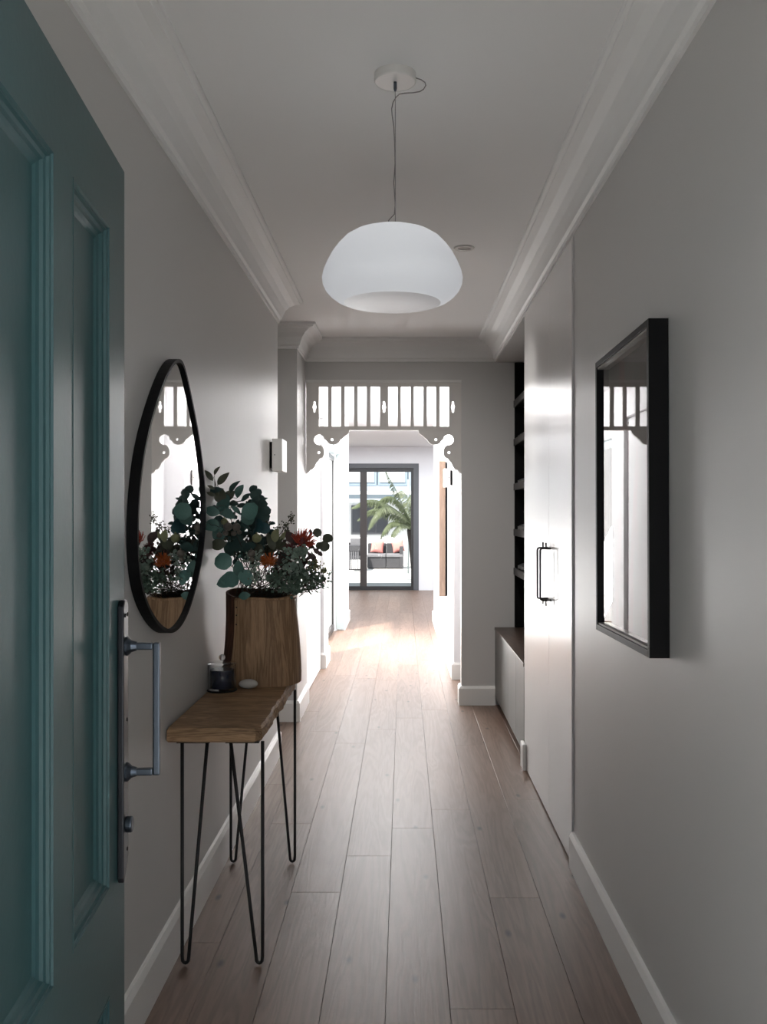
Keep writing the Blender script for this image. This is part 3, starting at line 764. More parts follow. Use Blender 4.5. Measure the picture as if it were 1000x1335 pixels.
# ------------------------------------------------------------ far corridor things
sd = thing('sliding_door', 'flush white sliding door panel on left just past the fretwork', 'door', (-.753, 7.55, 0))
bm = bmesh.new(); bx(bm, -.009, .009, -.73, .685, .008, 2.24); build('door_leaf', bm, M['far_wall'], sd)
bm = bmesh.new(); bx(bm, -.011, .011, .686, .705, .008, 2.24); build('gap_shade_strip', bm, M['black'], sd)  # black strip standing in for the shaded gap at the door edge

# art panel on right wall
ap = thing('oak_framed_panel', 'tall oak-framed panel seen edge-on on the far right wall', 'picture', (.41, 9.03, .61))
def ab(name, x0, x1, y0, y1, z0, z1, m): return box(name, x0, x1, y0, y1, z0, z1, m, ap)
ab('frame_side', -.072, -.014, -.33, -.305, 0, 1.285, M['wood_art']); ab('frame_side', -.072, -.014, .305, .33, 0, 1.285, M['wood_art'])
ab('frame_rail', -.072, -.014, -.305, .305, 1.26, 1.285, M['wood_art']); ab('frame_rail', -.072, -.014, -.305, .305, 0, .025, M['wood_art'])
ab('canvas', -.066, -.020, -.303, .303, .027, 1.258, mat('pale_canvas', (.62, .60, .57), .8, noise=.15, nscale=6))
ab('wall_shadow_slab', -.012, 0, -.326, .33, .004, 1.275, M['black'])  # black slab standing in for the shadow between frame and wall
def wplate(name, lab, y, z, w, h, cat):
    x = .425-(y-7.76)*.035/4.19
    t = thing(name, lab, cat, (x, y, z))
    box('face_plate', -.008, -.0005, -w/2, w/2, -h/2, h/2, M['white'], t, .001)
    box('rocker' if cat == 'switch' else 'socket', -.011, -.008, -w/5, w/5, -h/4, h/4, M['slip'] if cat != 'switch' else M['trim'], t)
wplate('light_switch', 'white light switch on the bright far right wall', 11.4, .99, .075, .12, 'switch')
wplate('power_outlet', 'small white power outlet low on the far right wall', 8.3, .29, .12, .07, 'outlet')

# side window in the left wall of the corridor, leaf slid to the far end
S(box('window_1', -.80, -.705, 10.955, 11.0, 0.02, 2.12, M['sill']))
S(box('window_1', -.95, -.805, 10.955, 11.0, 0.0, 2.12, M['far_wall']))
bm = bmesh.new(); bx(bm, -.95, -.88, 8.77, 8.81, 0.0, 2.12); bx(bm, -.95, -.72, 8.81, 10.955, 2.10, 2.12)
S(build('window_1', bm, M['sill']))
wl = thing('sliding_window_leaf', 'narrow glazed sliding leaf parked at the far side of left opening', 'window', (-.84, 10.5, .02))
for a in ((-.012, .012, -.40, -.38, 0, 2.05), (-.012, .012, .41, .43, 0, 2.05), (-.02, .02, -.38, .41, 2.0, 2.05), (-.02, .02, -.38, .41, 0, .06)):
    box('frame_bar', *a, M['dark_frame'], wl)
bm = bmesh.new(); v = [bm.verts.new(p) for p in ((0, -.38, .06), (0, .41, .06), (0, .41, 2.0), (0, -.38, 2.0))]; bm.faces.new(v); build('pane', bm, M['glass'], wl)

# back sliding doors
YB = 16.7
bm = bmesh.new(); bx(bm, -2.42, WX-.095, YB-.01, YB+.12, 2.215, 2.30); bx(bm, WX-.095, WX, YB-.01, YB+.12, 0, 2.30); bx(bm, -2.42, -2.33, YB-.01, YB+.12, 0, 2.215)
S(build('door_1', bm, M['grey_frame']))
bd = thing('glazed_sliding_door', 'dark framed glass sliding door onto the sunny courtyard', 'door', (-1.07, YB+.07, 0))
def gb(name, x0, x1, z0, z1, m, y0=-.02, y1=.03):
    a = T(bd, x0, 0, z0); b = T(bd, x1, 0, z1)
    return box(name, a[0], b[0], y0, y1, a[2], b[2], m, bd)
xr = WX-.095
gb('top_rail', -2.33, xr, 2.150, 2.215, M['dark_frame']); gb('bottom_rail', -2.33, xr, .002, .070, M['dark_frame'])
gb('threshold_rail', -.66, xr-.04, .070, .130, M['sill'], .0, .03); gb('threshold_rail', -2.28, -.79, .070, .130, M['sill'], .0, .03)
gb('stile', xr-.045, xr, .070, 2.150, M['dark_frame']); gb('stile', -2.33, -2.28, .070, 2.150, M['dark_frame']); gb('meeting_stile', -.79, -.665, .070, 2.150, M['stile'])
for a, b in ((-.665, xr-.045), (-2.28, -.79)):
    bm = bmesh.new(); v = [bm.verts.new(p) for p in (T(bd, a, YB+.078, .13), T(bd, b, YB+.078, .13), T(bd, b, YB+.078, 2.15), T(bd, a, YB+.078, 2.15))]; bm.faces.new(v)
    build('pane', bm, M['glass'], bd)

# ------------------------------------------------------------ outdoors
S(box('ground', -8, 8, 16.9, 34, -.10, -.01, M['paving']), 'pale sunlit courtyard paving beyond the glass door', 'ground')
S(box('ground', -9, -5.1, -6, 16.9, -.10, -.01, M['paving'])); S(box('ground', -5.1, -.95, 6.82, 11.93, -.10, -.01, M['paving']))
S(box('ground', -5.1, 8, -6, .88, -.10, -.01, mat('bounce_front_paving', (.78, .77, .75), .8, noise=.04, nscale=2)));  # unseen ground, made paler to bounce light up into the hall
S(box('unseen_bounce_wall', -3.6, -3.5, 6.82, 11.93, -.01, 1.9, M['render']))  # unseen white wall added to reflect light into the side opening
S(box('unseen_sun_block', -2.6, 2.6, -2.2, .88, 2.50, 2.62, M['ceiling']))  # unseen slab added to keep sun and high sky out of the doorway
S(box('unseen_sky_block', -5.1, 8, -6.2, -6.0, -.01, 1.9, M['render']))  # unseen wall added to block the low sky in front of the door
YH = 25.3
def hx(px): return (px-VX)*YH/FPX
def hz(py): return EYE+(VY-py)*YH/FPX
hs = thing('neighbouring_house', 'pale blue-grey boarded house across the courtyard', 'house', (0, YH, 0))
def hb(name, p0, p1, q0, q1, y0, y1, m, par=None):
    x0, x1 = (hx(p0), hx(p1)); z1, z0 = (hz(q0), hz(q1))
    return box(name, x0, x1, y0, y1, z0, z1, m, par or hs)
hb('lower_wall', 380, 640, 655, 736, .0, .3, M['render'])
w = hb('window_band', 458, 506, 659, 697, -.04, 0, M['grey_frame'])
for a, b in ((460, 474), (475.5, 489.5), (491, 504.5)): hb('pane', a, b, 661.5, 694, -.06, -.041, M['darkpane'], w)
hb('eave', 380, 640, 645, 650, -.6, .0, M['bframe']); hb('gutter', 380, 640, 641, 645, -.70, -.6, M['render'])
for k in range(5): hb('weatherboard', 380, 640, 633+k*2.5-.2, 635.3+k*2.5, -.05+.0*k, .0, M['board'])
hb('upper_wall', 380, 640, 540, 633, .0, .3, M['board'])
for a, b in ((440, 491), (493, 531), (535, 575)):
    w = hb('window_frame', a, b, 570, 633, -.06, 0, M['bframe']); 
    m_ = (a+b)/2
    hb('pane', a+(2.0 if a > 450 else 14), (b-3), 572, 629, -.08, -.061, M['palepane'], w)

def sofa(px0, px1, label, arm):
    Y = 23.6; k = Y/FPX
    x0, x1 = (px0-VX)*k, (px1-VX)*k
    t = thing('wicker_armchair', label, 'armchair', ((x0+x1)/2, Y, -.01), 'charcoal wicker lounge seats in the courtyard')
    w = (x1-x0)/2
    box('seat_base', -w*.97, w*.99, -.34, .34, .02, .30, M['wicker'], t, .01)
    box('seat_pad', -w*.98, w*.98, -.37, .34, .30, .37, M['seatpad'], t, .015)
    box('backrest', -w, w, .34, .46, .10, .63, M['wicker'], t, .015)
    if arm: box('armrest', w-.09, w+.01, -.36, .345, .02, .56, M['wicker'], t, .01)
    return t
s1 = sofa(479, 503.4, 'charcoal wicker lounge seat with coral cushion, left of the pair', 0)
s2 = sofa(503.6, 525.5, 'charcoal wicker lounge seat with arm, right of the pair', 1)
def cushion(px, py, s, rz, label, Y=23.82):
    bm = bmesh.new(); n = 10; top, bot = [], []
    for i in range(n+1):
        for j in range(n+1):
            u, v_ = i/n*2-1, j/n*2-1
            th = .055*(1-u**4)*(1-v_**4)
            c = 1-.06*(1-abs(u)**2)*0
            sx = u*(1-.07*(1-v_*v_)); sz = v_*(1-.07*(1-u*u))
            top.append(bm.verts.new((sx*s/2, -th-.004, sz*s/2))); bot.append(bm.verts.new((sx*s/2, th+.004, sz*s/2)))
    for L_ in (top, bot):
        for i in range(n):
            for j in range(n): a = i*(n+1)+j; bm.faces.new((L_[a], L_[a+1], L_[a+n+2], L_[a+n+1]))
    edge = [i for i in range(n+1)]+[i*(n+1)+n for i in range(1, n+1)]+[n*(n+1)+j for j in range(n-1, -1, -1)]+[i*(n+1) for i in range(n-1, 0, -1)]
    for a, b in zip(edge, edge[1:]+edge[:1]): bm.faces.new((top[a], bot[a], bot[b], top[b]))
    o = build('scatter_cushion', bm, M['coral'], None, smooth=True); p = px2(px, py, Y); o.location = p
    o.rotation_euler = (math.radians(-14), math.radians(rz), 0)
    return tag(o, label, 'cushion', 'coral cushions on the wicker seats')
cushion(492, 712.5, .33, 6, 'coral cushion on the left wicker lounge seat'); cushion(519, 712, .31, -12, 'coral cushion on the right wicker lounge seat beside its arm')
# side chair behind the meeting stile
t = thing('slatted_armchair', 'dark framed armchair with lattice sides at far left of courtyard', 'armchair', (-1.30, 22.6, -.01))
for a in ((-.06, -.02, -.35, -.31, 0, .62), (.26, .30, -.35, -.31, 0, .62), (-.06, -.02, .31, .35, 0, .68), (.26, .30, .31, .35, 0, .68)): box('leg', *a, M['dark_frame'], t)
box('armrest', -.07, .31, -.36, .36, .50, .62, M['wicker'], t); box('seat_pad', -.02, .26, -.3, .3, .28, .38, M['seatpad'], t); box('backrest', -.02, .26, .28, .34, .38, .78, M['seatpad'], t)
for i in range(5): box('slat', -.02+.052*i, .004+.052*i, -.345, -.325, .06, .50, M['seatpad'], t)
box('stretcher', -.02, .26, -.345, -.32, .03, .06, M['dark_frame'], t)
# umbrella pole / downpipe
bm = bmesh.new(); tube(bm, [(0, 0, 0), (0, 0, 2.2)], .022, 12)
o = build('garden_post', bm, M['sill'], None, smooth=True); o.location = ((532.5-VX)*21/FPX, 21.5, -.01); tag(o, 'slim grey post behind the tree fern trunk in the courtyard', 'post')

# tree fern
TFY = 19.2
tf = thing('tree_fern', 'tree fern with dark fibrous trunk and arching fronds outside the glass door', 'tree fern', (.22, TFY, -.01))
bm = bmesh.new(); rings = []
lathe(bm, [(0, 0), (.055, 0), (.06, .25), (.085, .5), (.115, .75), (.145, .95), (.155, 1.05), (.12, 1.12), (.06, 1.16), (0, 1.17)], seg=20)
rr = random.Random(4)
for v in bm.verts: v.co.x += rr.uniform(-.012, .012); v.co.y += rr.uniform(-.012, .012)
build('trunk', bm, M['fern_trunk'], tf)
def frond(pts, w, seed):
    rr = random.Random(seed); bm = bmesh.new(); P = catmull_open([Vector(p) for p in pts], 9)
    tube(bm, P, [max(.0025, .010*(1-i/len(P))) for i in range(len(P))], 5)
    n = len(P)
    for i in range(2, n-1):
        d = (P[i+1]-P[i-1]).normalized(); t = i/(n-1)
        side = d.cross(Vector((0, 0, 1))); 
        if side.length < .1: side = Vector((0, 1, 0))
        side.normalize(); L = w*math.sin(PI*min(1, t*.93+.07))**.6
        for sgn in (-1, 1):
            for q in range(3):
                base = P[i]+(P[i+1]-P[i])*(q/3) if i < n-1 else P[i]
                dirv = (side*sgn+d*.45+Vector((0, 0, -.65-.7*rr.random()))).normalized()
                a = base; mid = a+dirv*L*.55; tip = a+dirv*L+Vector((0, 0, -.10*L))
                wv = d*.0085
                m1, m2 = mid-wv, mid+wv
                vv = [bm.verts.new(x) for x in (a-wv*.5, m1, tip, m2, a+wv*.5)]; bm.faces.new(vv)
    return build('frond', bm, M['fern'], tf)
def catmull_open(P, n):
    out = []
    for i in range(len(P)-1):
        p0 = P[i-1] if i else P[i]*2-P[i+1]; p1, p2 = P[i], P[i+1]; p3 = P[i+2] if i+2 < len(P) else p2*2-p1
        for k in range(n):
            t = k/n; out.append(.5*((2*p1)+(p2-p0)*t+(2*p0-5*p1+4*p2-p3)*t*t+(3*p1-p0-3*p2+p3)*t**3))
    out.append(P[-1]); return out
TL = Vector(tf.location)
def fp_(px, py, dy=0): return px2(px, py, TFY+dy)-TL
crown = Vector((0, 0, 1.12))
frond([crown, fp_(529, 668, -.1), fp_(517, 640, -.2), fp_(503, 614, -.3)], .20, 1)
frond([crown, fp_(526, 672, -.1), fp_(500, 655, -.3), fp_(478, 652, -.4), fp_(458, 662, -.5)], .24, 2)
frond([crown, fp_(522, 676, .2), fp_(500, 664, .3), fp_(482, 665, .4), fp_(466, 678, .5)], .24, 3)
frond([crown, fp_(520, 681, -.2), fp_(508, 682, -.3), fp_(500, 692, -.4), fp_(496, 702, -.4)], .18, 4)
frond([crown, fp_(531, 660, .2), fp_(536, 645, .3), fp_(546, 636, .4), fp_(560, 640, .5)], .22, 5)
frond([crown, fp_(548, 668, -.1), fp_(562, 660, -.2), fp_(578, 672, -.2)], .22, 6)
frond([crown, fp_(540, 660, -.5), fp_(545, 650, -.9), fp_(548, 668, -1.3)], .2, 7)
frond([crown, fp_(520, 668, -.5), fp_(503, 660, -.9), fp_(488, 672, -1.1), fp_(480, 690, -1.2)], .22, 9)
frond([crown, fp_(526, 662, .1), fp_(512, 648, .1), fp_(498, 650, .1), fp_(486, 664, .1)], .22, 10)
frond([crown, fp_(524, 684, -.6), fp_(515, 690, -.8), fp_(512, 700, -.9)], .16, 11)
frond([crown, fp_(533, 655, .6), fp_(524, 640, 1.0), fp_(515, 646, 1.4)], .2, 8)

# ------------------------------------------------------------ bouquet
MOUTH = Vector((-.572, 3.60, TZ1+.30))
def crop(u, v, dy=0.0):
    Y = 3.58+dy; k = (255+.19*u-VX)/FPX
    if k*Y < -.708: Y = -.708/k      # keep clear of the wall
    return px2(255+.19*u, 600+.19*v, Y)
def leaf_mesh(kind, n=8):
    """unit leaf in local XY plane, base at origin, length 1 along +Y, folded and cupped"""
    bm = bmesh.new()
    W = {'round': .46, 'pointed': .21, 'oval': .32}[kind]
    L_, Rr, Mm = [], [], []
    for i in range(n+1):
        t = i/n
        if kind == 'round': w_ = W*math.sqrt(max(0, 1-(2*t-1)**2))**.85*(1.0 if t < .5 else 1.0)
        elif kind == 'oval': w_ = W*math.sin(PI*t)**.75
        else: w_ = W*math.sin(PI*t**.8)**.9
        z = .10*math.sin(PI*t)-.14*t*t
        Mm.append(bm.verts.new((0, t, z)))
        if 0 < i < n:
            L_.append(bm.verts.new((-w_, t, z+w_*.22))); Rr.append(bm.verts.new((w_, t, z+w_*.22)))
        else: L_.append(None); Rr.append(None)
    for i in range(n):
        for S_ in (L_, Rr):
            vs_ = [v for v in (Mm[i], Mm[i+1], S_[i+1], S_[i]) if v is not None]
            bm.faces.new(vs_ if S_ is Rr else vs_[::-1])
    me = bpy.data.meshes.new('leaf_'+kind); bm.to_mesh(me); bm.free()
    for p in me.polygons: p.use_smooth = True
    return me
_lm = {}
def leaf_me(kind, mk):
    if (kind, mk) not in _lm:
        me = leaf_mesh(kind); me.materials.append(M[mk]); _lm[(kind, mk)] = me
    return _lm[(kind, mk)]
def put_leaf(parent, base, tip, kind, mk, facing, name='leaf'):
    o = bpy.data.objects.new(name, leaf_me(kind, mk)); COL.objects.link(o); o.parent = parent
    d = (tip-base); L_ = d.length; y = d.normalized(); z = (facing-y*facing.dot(y)).normalized(); x = y.cross(z)
    m = Matrix((x, y, z)).transposed().to_4x4()
    o.matrix_local = Matrix.Translation(base) @ m @ Matrix.Diagonal((L_, L_, L_, 1))
def stem_tube(parent, pts, r=.0022, m='stem', name='stem'):
    bm = bmesh.new(); P = catmull_open([Vector(p) for p in pts], 5); n = len(P)
    tube(bm, P, [r*(1-.6*i/(n-1)) for i in range(n)], 6); return build(name, bm, M[m], parent, smooth=True), P
rb = random.Random(21)
def sprig_root(): 
    a = rb.uniform(-.06, .07); return Vector((MOUTH.x+a, MOUTH.y+rb.uniform(-.05, .05), TZ1+.06))
def branch(name, label, cat, tips, leaves, kind='round', r=.0024, group='foliage stems in the wooden vessel', dy=0.0, fac=1.0):
    """tips: crop-space polyline of main stem after the mouth. leaves: (u, v, size_px, kind, mat[, dy]) leaf centres in crop space"""
    t = thing(name, label, cat, tuple(sprig_root()), group); o = Vector(t.location)
    mouthp = Vector((o.x*.6+crop(tips[0][0], 900).x*.4, o.y, MOUTH.z))
    pts = [Vector((0, 0, 0)), mouthp-o]+[crop(u, v, dy)-o for u, v in tips]
    _, P = stem_tube(t, pts, r)
    for lf in leaves:
        u, v, s, k, mk = lf[:5]; d2 = lf[5] if len(lf) > 5 else rb.uniform(-.06, .06)
        c = crop(u, v, dy+d2)-o; L_ = s*1.12*.19*3.58/FPX
        near = min(P[8:], key=lambda p: (p-c).length); dirv = (c-near)
        if len(lf) > 6: a = math.radians(lf[6]); dirv = Vector((math.cos(a), 0, math.sin(a)))
        if dirv.length < .004: dirv = Vector((rb.uniform(-1, 1), 0, 1))
        dirv = Vector((dirv.x, dirv.y*.35, dirv.z)).normalized()
        face = Vector((rb.uniform(-.45, .45), -1, rb.uniform(.0, .75)))
        base = c-dirv*L_*.5; tip = c+dirv*L_*.5
        put_leaf(t, base, tip, k, mk, face)
        if (base-near).length > .012:
            bm = bmesh.new(); tube(bm, [near, (near+base)/2+Vector((0, 0, .004)), base], .0011, 5); build('leaf_stalk', bm, M['stem'], t)
    return t
branch('eucalyptus_stem', 'tallest thin eucalyptus stem with slim pointed leaves at upper left', 'foliage',
    [(270, 640), (215, 420), (165, 230), (145, 190), (130, 110), (150, 65)],
    [(90, 103, 78, 'pointed', 'leaf_olive', 0, 125), (147, 70, 62, 'pointed', 'leaf_olive', 0, 60), (190, 125, 105, 'pointed', 'leaf_olive', -.02, 48), (105, 185, 50, 'pointed', 'leaf_olive', 0, 150), (140, 207, 95, 'pointed', 'euc_dark', 0, 15), (105, 232, 60, 'pointed', 'leaf_olive', .02, 160)], r=.0016)
branch('eucalyptus_stem', 'broad-leaved eucalyptus stem fanning toward the mirror at upper left', 'foliage',
    [(290, 620), (250, 430), (210, 310), (180, 240)],
    [(115, 350, 95, 'oval', 'euc', -.02, 165), (168, 330, 90, 'oval', 'euc', 0, 100), (215, 368, 105, 'oval', 'euc', -.04, -25), (203, 285, 95, 'round', 'euc', -.03, 90), (168, 243, 85, 'round', 'leaf_olive', 0, 110), (228, 243, 90, 'oval', 'leaf_olive', .02, 40),
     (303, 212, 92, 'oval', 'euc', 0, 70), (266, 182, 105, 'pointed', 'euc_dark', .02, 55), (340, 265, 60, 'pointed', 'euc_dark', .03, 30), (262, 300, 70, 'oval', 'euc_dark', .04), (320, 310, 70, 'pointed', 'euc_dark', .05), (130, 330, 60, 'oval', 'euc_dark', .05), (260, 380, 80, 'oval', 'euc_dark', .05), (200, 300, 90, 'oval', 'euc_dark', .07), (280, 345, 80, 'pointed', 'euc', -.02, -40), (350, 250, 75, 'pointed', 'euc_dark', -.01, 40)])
branch('eucalyptus_stem', 'tall dark eucalyptus stem with overlapping round leaves standing at centre', 'foliage',
    [(400, 640), (430, 420), (430, 290), (405, 200)],
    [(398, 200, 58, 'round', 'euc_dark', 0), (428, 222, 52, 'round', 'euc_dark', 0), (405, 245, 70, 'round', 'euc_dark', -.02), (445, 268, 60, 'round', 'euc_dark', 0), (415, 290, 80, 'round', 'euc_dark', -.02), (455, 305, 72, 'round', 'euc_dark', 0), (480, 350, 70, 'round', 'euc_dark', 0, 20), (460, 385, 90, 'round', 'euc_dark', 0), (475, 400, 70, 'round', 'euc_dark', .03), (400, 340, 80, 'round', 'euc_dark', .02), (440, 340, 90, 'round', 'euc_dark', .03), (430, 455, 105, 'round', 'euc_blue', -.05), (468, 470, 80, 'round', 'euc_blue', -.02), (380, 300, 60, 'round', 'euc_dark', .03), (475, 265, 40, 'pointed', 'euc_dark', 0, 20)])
branch('eucalyptus_stem', 'eucalyptus stem with large pale teal leaves in front at centre left', 'foliage',
    [(370, 640), (360, 470), (375, 340)],
    [(378, 350, 110, 'round', 'euc_light', -.07, 75), (360, 395, 90, 'round', 'euc', -.06, -100), (345, 440, 90, 'round', 'euc_dark', -.04), (370, 600, 95, 'oval', 'euc_dark', -.04, 200), (295, 590, 100, 'round', 'euc_dark', -.02), (260, 462, 70, 'oval', 'euc_dark', 0), (285, 530, 80, 'oval', 'euc_dark', 0), (390, 570, 90, 'oval', 'leaf_olive', .03), (430, 610, 90, 'oval', 'leaf_olive', .02, 110), (335, 520, 80, 'oval', 'euc_dark', .04), (400, 500, 80, 'round', 'euc_dark', .05), (310, 470, 80, 'round', 'euc_dark', .04), (340, 640, 80, 'round', 'euc_dark', .05)], dy=-.02)
branch('eucalyptus_stem', 'eucalyptus stem with dusky round leaves reaching left at mid height', 'foliage',
    [(300, 700), (230, 560), (160, 480), (110, 445)],
    [(112, 452, 90, 'round', 'euc', -.02, 170), (160, 420, 75, 'round', 'euc_dark', 0, 120), (158, 505, 90, 'round', 'euc', -.01), (155, 578, 108, 'oval', 'leaf_olive', -.02, 190), (240, 610, 90, 'round', 'euc_dark', -.02, -110), (205, 540, 70, 'round', 'leaf_olive', .02), (62, 415, 30, 'pointed', 'euc_dark', 0, 130), (230, 500, 80, 'oval', 'leaf_olive', .03), (185, 470, 80, 'oval', 'euc_dark', .05), (270, 650, 80, 'round', 'euc_dark', .04)])
branch('eucalyptus_stem', 'drooping eucalyptus stem with largest teal leaves over the vessel rim', 'foliage',
    [(320, 860), (290, 790), (260, 740), (215, 700)],
    [(190, 695, 110, 'round', 'euc_light', -.07, 155), (215, 835, 135, 'oval', 'euc_light', -.09, 188), (235, 822, 110, 'round', 'euc_light', -.08, 150), (298, 745, 105, 'oval', 'euc', -.09, 100), (340, 808, 100, 'round', 'euc_light', -.10, -45), (275, 690, 60, 'pointed', 'euc_dark', -.03), (335, 930, 75, 'oval', 'euc', -.09, 190), (300, 660, 30, 'oval', 'euc', -.05)], dy=-.02)
branch('round_leaf_stem', 'stem ending in three dark round leaves at the far right', 'foliage',
    [(640, 800), (780, 650), (840, 560), (860, 530)],
    [(835, 497, 58, 'round', 'leaf_olive', 0, 140), (907, 538, 66, 'round', 'leaf_olive', 0, 10), (885, 590, 68, 'round', 'leaf_olive', 0, -30), (850, 585, 55, 'round', 'leaf_olive', .02), (790, 495, 50, 'pointed', 'leaf_brown', .02, 100), (830, 625, 50, 'oval', 'leaf_brown', 0), (795, 600, 50, 'oval', 'leaf_brown', .02), (850, 640, 45, 'oval', 'leaf_brown', 0), (800, 660, 60, 'oval', 'leaf_brown', 0)], r=.002)
branch('olive_leaf_stem', 'short stem with brown and olive pointed leaves in the bouquet middle', 'foliage',
    [(540, 760), (560, 620), (560, 520)],
    [(515, 555, 120, 'pointed', 'leaf_olive', 0, 110), (545, 520, 80, 'oval', 'pod', -.03, 90), (575, 560, 110, 'pointed', 'leaf_olive', 0, 65), (650, 530, 90, 'oval', 'leaf_brown', 0, 120), (560, 640, 120, 'oval', 'leaf_brown', .03), (600, 600, 110, 'oval', 'leaf_olive', .02), (500, 620, 110, 'oval', 'leaf_olive', .03), (560, 500, 60, 'pointed', 'pod', 0, 80), (600, 520, 70, 'pointed', 'pod', 0, 60), (470, 560, 90, 'oval', 'euc_dark', .05), (600, 690, 100, 'oval', 'leaf_brown', .04), (640, 650, 100, 'oval', 'euc_dark', .05)])
# gumnuts
gt = thing('gumnut_spray', 'spray of round olive and brown gumnuts between the leaves', 'gumnuts', tuple(sprig_root()), 'foliage stems in the wooden vessel'); o_ = Vector(gt.location)
_, P = stem_tube(gt, [(0, 0, 0), Vector((MOUTH.x, MOUTH.y-.03, MOUTH.z))-o_, crop(330, 640, -.04)-o_, crop(270, 500, -.06)-o_, crop(200, 430, -.07)-o_], .002)
for u, v, s, mk, dy in ((197, 422, 50, 'pod', -.09), (221, 455, 62, 'pod_grey', -.09), (280, 458, 58, 'pod_grey', -.08), (420, 535, 66, 'pod', -.10), (383, 640, 56, 'pod_grey', -.10), (163, 515, 40, 'pod_grey', -.07), (262, 502, 40, 'pod_grey', -.06), (300, 495, 34, 'pod_grey', -.06), (205, 500, 40, 'pod_grey', -.06), (385, 680, 40, 'pod_grey', -.09)):
    c = crop(u, v, dy)-o_; r_ = s*.5*.19*3.5/FPX; bm = bmesh.new(); sphere(bm, c, r_, 14, 10, (1, 1, .95))
    bmesh.ops.create_cone(bm, cap_ends=True, segments=8, radius1=r_*.28, radius2=r_*.16, depth=r_*.5, matrix=Matrix.Translation(c+Vector((0, -r_*.2, r_*1.02))))
    g = build('gumnut', bm, M[mk], gt, smooth=True)
    near = min(P[6:], key=lambda p: (p-c).length); bm = bmesh.new(); tube(bm, [near, c], .0012, 5); build('nut_stalk', bm, M['stem'], gt)
# pincushion flowers
def pincushion(label, u, v, s, mk, mk2, dy, tilt):
    t = thing('pincushion_flower', label, 'flower', tuple(sprig_root()), 'pincushion flowers in the bouquet'); o = Vector(t.location)
    c = crop(u, v, dy)-o; r_ = s*.5*.19*3.5/FPX
    stem_tube(t, [(0, 0, 0), Vector((MOUTH.x+.03, MOUTH.y, MOUTH.z))-o, crop(u-60, v+160, dy)-o, c], .0028)
    bm = bmesh.new(); sphere(bm, c, r_*.42, 12, 8); build('flower_centre', bm, M[mk2], t, smooth=True)
    bm = bmesh.new(); rr = random.Random(int(u)); ax = Vector(tilt).normalized()
    for i in range(150):
        d = Vector((rr.gauss(0, 1), rr.gauss(0, 1), rr.gauss(0, 1))).normalized()
        if d.dot(ax) < -.25: continue
        tip = c+(d+ax*.35).normalized()*r_*rr.uniform(.85, 1.12); mid = c+d*r_*.62
        tube(bm, [c+d*r_*.3, mid, tip], [r_*.055, r_*.05, r_*.02], 4)
        sphere(bm, tip, r_*.045, 5, 4)
    o2 = build('petals', bm, M[mk], t); o2['kind'] = 'stuff'
pincushion('spiky red-orange pincushion flower at the right of the bouquet', 735, 562, 178, 'red', 'plum', -.05, (.4, -.6, .7))
pincushion('smaller dark red pincushion flower tucked below the bright one', 650, 620, 110, 'plum', 'plum', -.03, (-.2, -.7, .5))
pincushion('rusty orange flower low in the middle of the bouquet', 505, 695, 125, 'orange', 'orange', -.10, (-.1, -.9, .6))
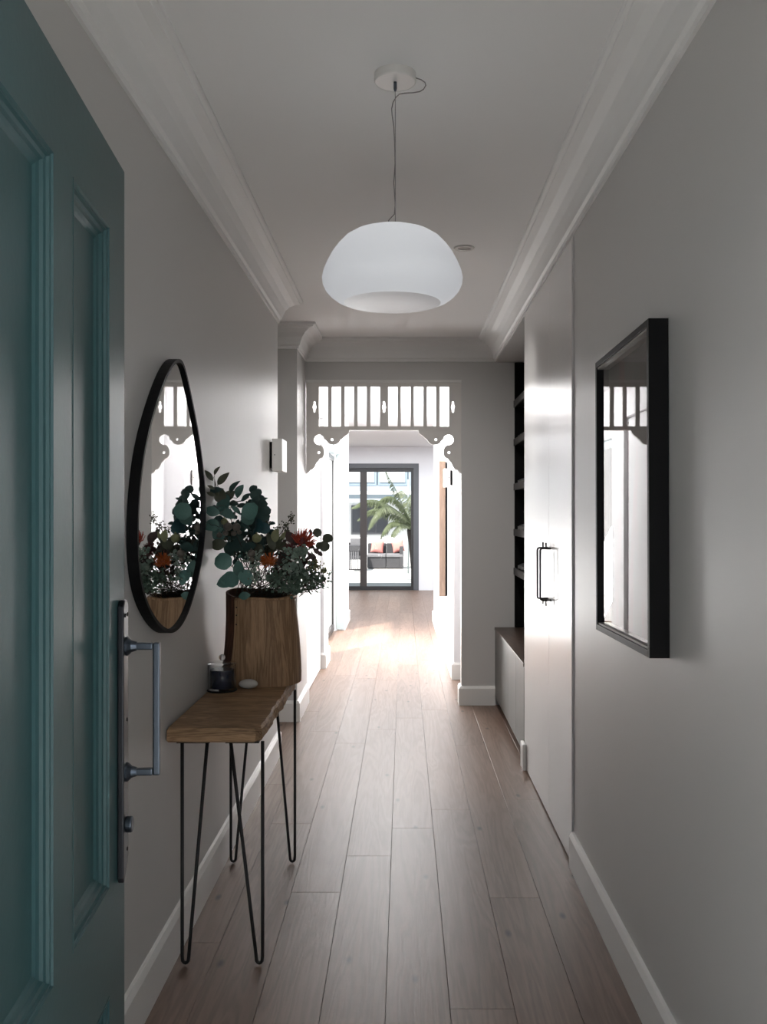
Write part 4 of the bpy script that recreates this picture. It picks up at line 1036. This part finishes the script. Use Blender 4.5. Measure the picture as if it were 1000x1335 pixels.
# small-leaved fillers: each spray has one part of massed tiny leaves
def filler(name, label, blobs, leafs, mk, kind='oval', size=.011, n=70, dy=-.03, stems=4, cat='foliage', seed=1, up=.4):
    rr = random.Random(seed)
    t = thing(name, label, cat, tuple(sprig_root()), 'foliage stems in the wooden vessel'); o = Vector(t.location)
    bm = bmesh.new(); bs = bmesh.new()
    for (u, v, ru, rv) in blobs:
        c0 = crop(u, v, dy); sx, sz = ru*.19*3.5/FPX, rv*.19*3.5/FPX
        for s in range(stems):
            e = c0+Vector((rr.uniform(-.7, .7)*sx, rr.uniform(-.04, .04), rr.uniform(-.2, .8)*sz))-o
            P = catmull_open([Vector((0, 0, 0)), Vector((MOUTH.x+rr.uniform(-.08, .10), MOUTH.y+rr.uniform(-.08, 0), MOUTH.z+.02))-o, (c0-o)+Vector((rr.uniform(-.5, .5)*sx-.01, 0, -sz*.8)), e], 4)
            tube(bs, P, .0012, 4)
        for i in range(n):
            c = c0+Vector((rr.gauss(0, .5)*sx, rr.gauss(0, .5)*min(sx, sz, .05), rr.gauss(0, .5)*sz))-o
            d = Vector((rr.gauss(0, 1), rr.gauss(0, .7), rr.gauss(up, 1))).normalized(); f = Vector((rr.gauss(0, .6), -1, rr.gauss(.4, .5))); x = d.cross(f).normalized(); L_ = size*rr.uniform(.6, 1.3)
            wd = L_*{'oval': .38, 'round': .5, 'needle': .07}[kind]
            nn = x.cross(d)*L_*.12
            vv = [bm.verts.new(p) for p in (c, c+d*L_*.35+x*wd+nn, c+d*L_*.75+x*wd*.7+nn, c+d*L_, c+d*L_*.75-x*wd*.7+nn, c+d*L_*.35-x*wd+nn)]; bm.faces.new(vv)
    build('stem', bs, M['stem'], t)
    f_ = build(leafs, bm, M[mk], t); f_['kind'] = 'stuff'
filler('sage_filler', 'grey-green small-leaved cluster low on the left of the bouquet front', [(415, 670, 70, 45), (400, 790, 55, 60)], 'leaves', 'sage', 'round', .013, 70, -.08, seed=2)
filler('sage_filler', 'grey-green rosette cluster in front below the red flower', [(665, 735, 90, 55), (700, 630, 80, 35)], 'leaves', 'sage', 'round', .015, 90, -.09, seed=3)
filler('sage_filler', 'mid-green clustered foliage at bottom centre right above the rim', [(560, 820, 90, 60), (640, 880, 100, 45)], 'leaves', 'sage_dark', 'round', .014, 110, -.08, seed=4)
filler('sage_filler', 'dense green tuft hanging over the right side of the vessel', [(800, 815, 110, 65), (720, 800, 90, 80)], 'leaves', 'sage_dark', 'oval', .012, 260, -.04, seed=5)
filler('needle_sprig', 'fine needle-leaved sprig spilling at lower right', [(850, 830, 70, 60), (760, 885, 90, 25)], 'needles', 'sage_dark', 'needle', .022, 90, -.03, seed=6)
filler('seed_sprig', 'tiny-leaved sprig poking up behind the red flower', [(650, 405, 22, 40), (615, 450, 25, 40), (628, 490, 15, 40)], 'leaves', 'leaf_olive', 'oval', .009, 30, .02, 1, seed=7)
filler('seed_sprig', 'thin budded sprig rising beside the dark eucalyptus', [(497, 440, 14, 30), (555, 478, 20, 35), (500, 480, 6, 30)], 'leaves', 'leaf_olive', 'oval', .008, 24, .02, 1, seed=8)
filler('wax_flower_sprig', 'yellow-green tiny blossom sprig at far right edge', [(825, 730, 50, 35), (880, 760, 25, 12)], 'blossoms', 'pod', 'oval', .009, 70, -.05, 2, seed=9)
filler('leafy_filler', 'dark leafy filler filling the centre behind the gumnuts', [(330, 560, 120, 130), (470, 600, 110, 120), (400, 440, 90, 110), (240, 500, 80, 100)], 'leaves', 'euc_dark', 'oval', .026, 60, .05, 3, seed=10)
filler('leafy_filler', 'brown-plum leafy filler filling the right half behind the flowers', [(640, 640, 110, 110), (760, 700, 90, 80), (590, 740, 110, 80)], 'leaves', 'leaf_brown', 'oval', .022, 60, .05, 4, seed=11)
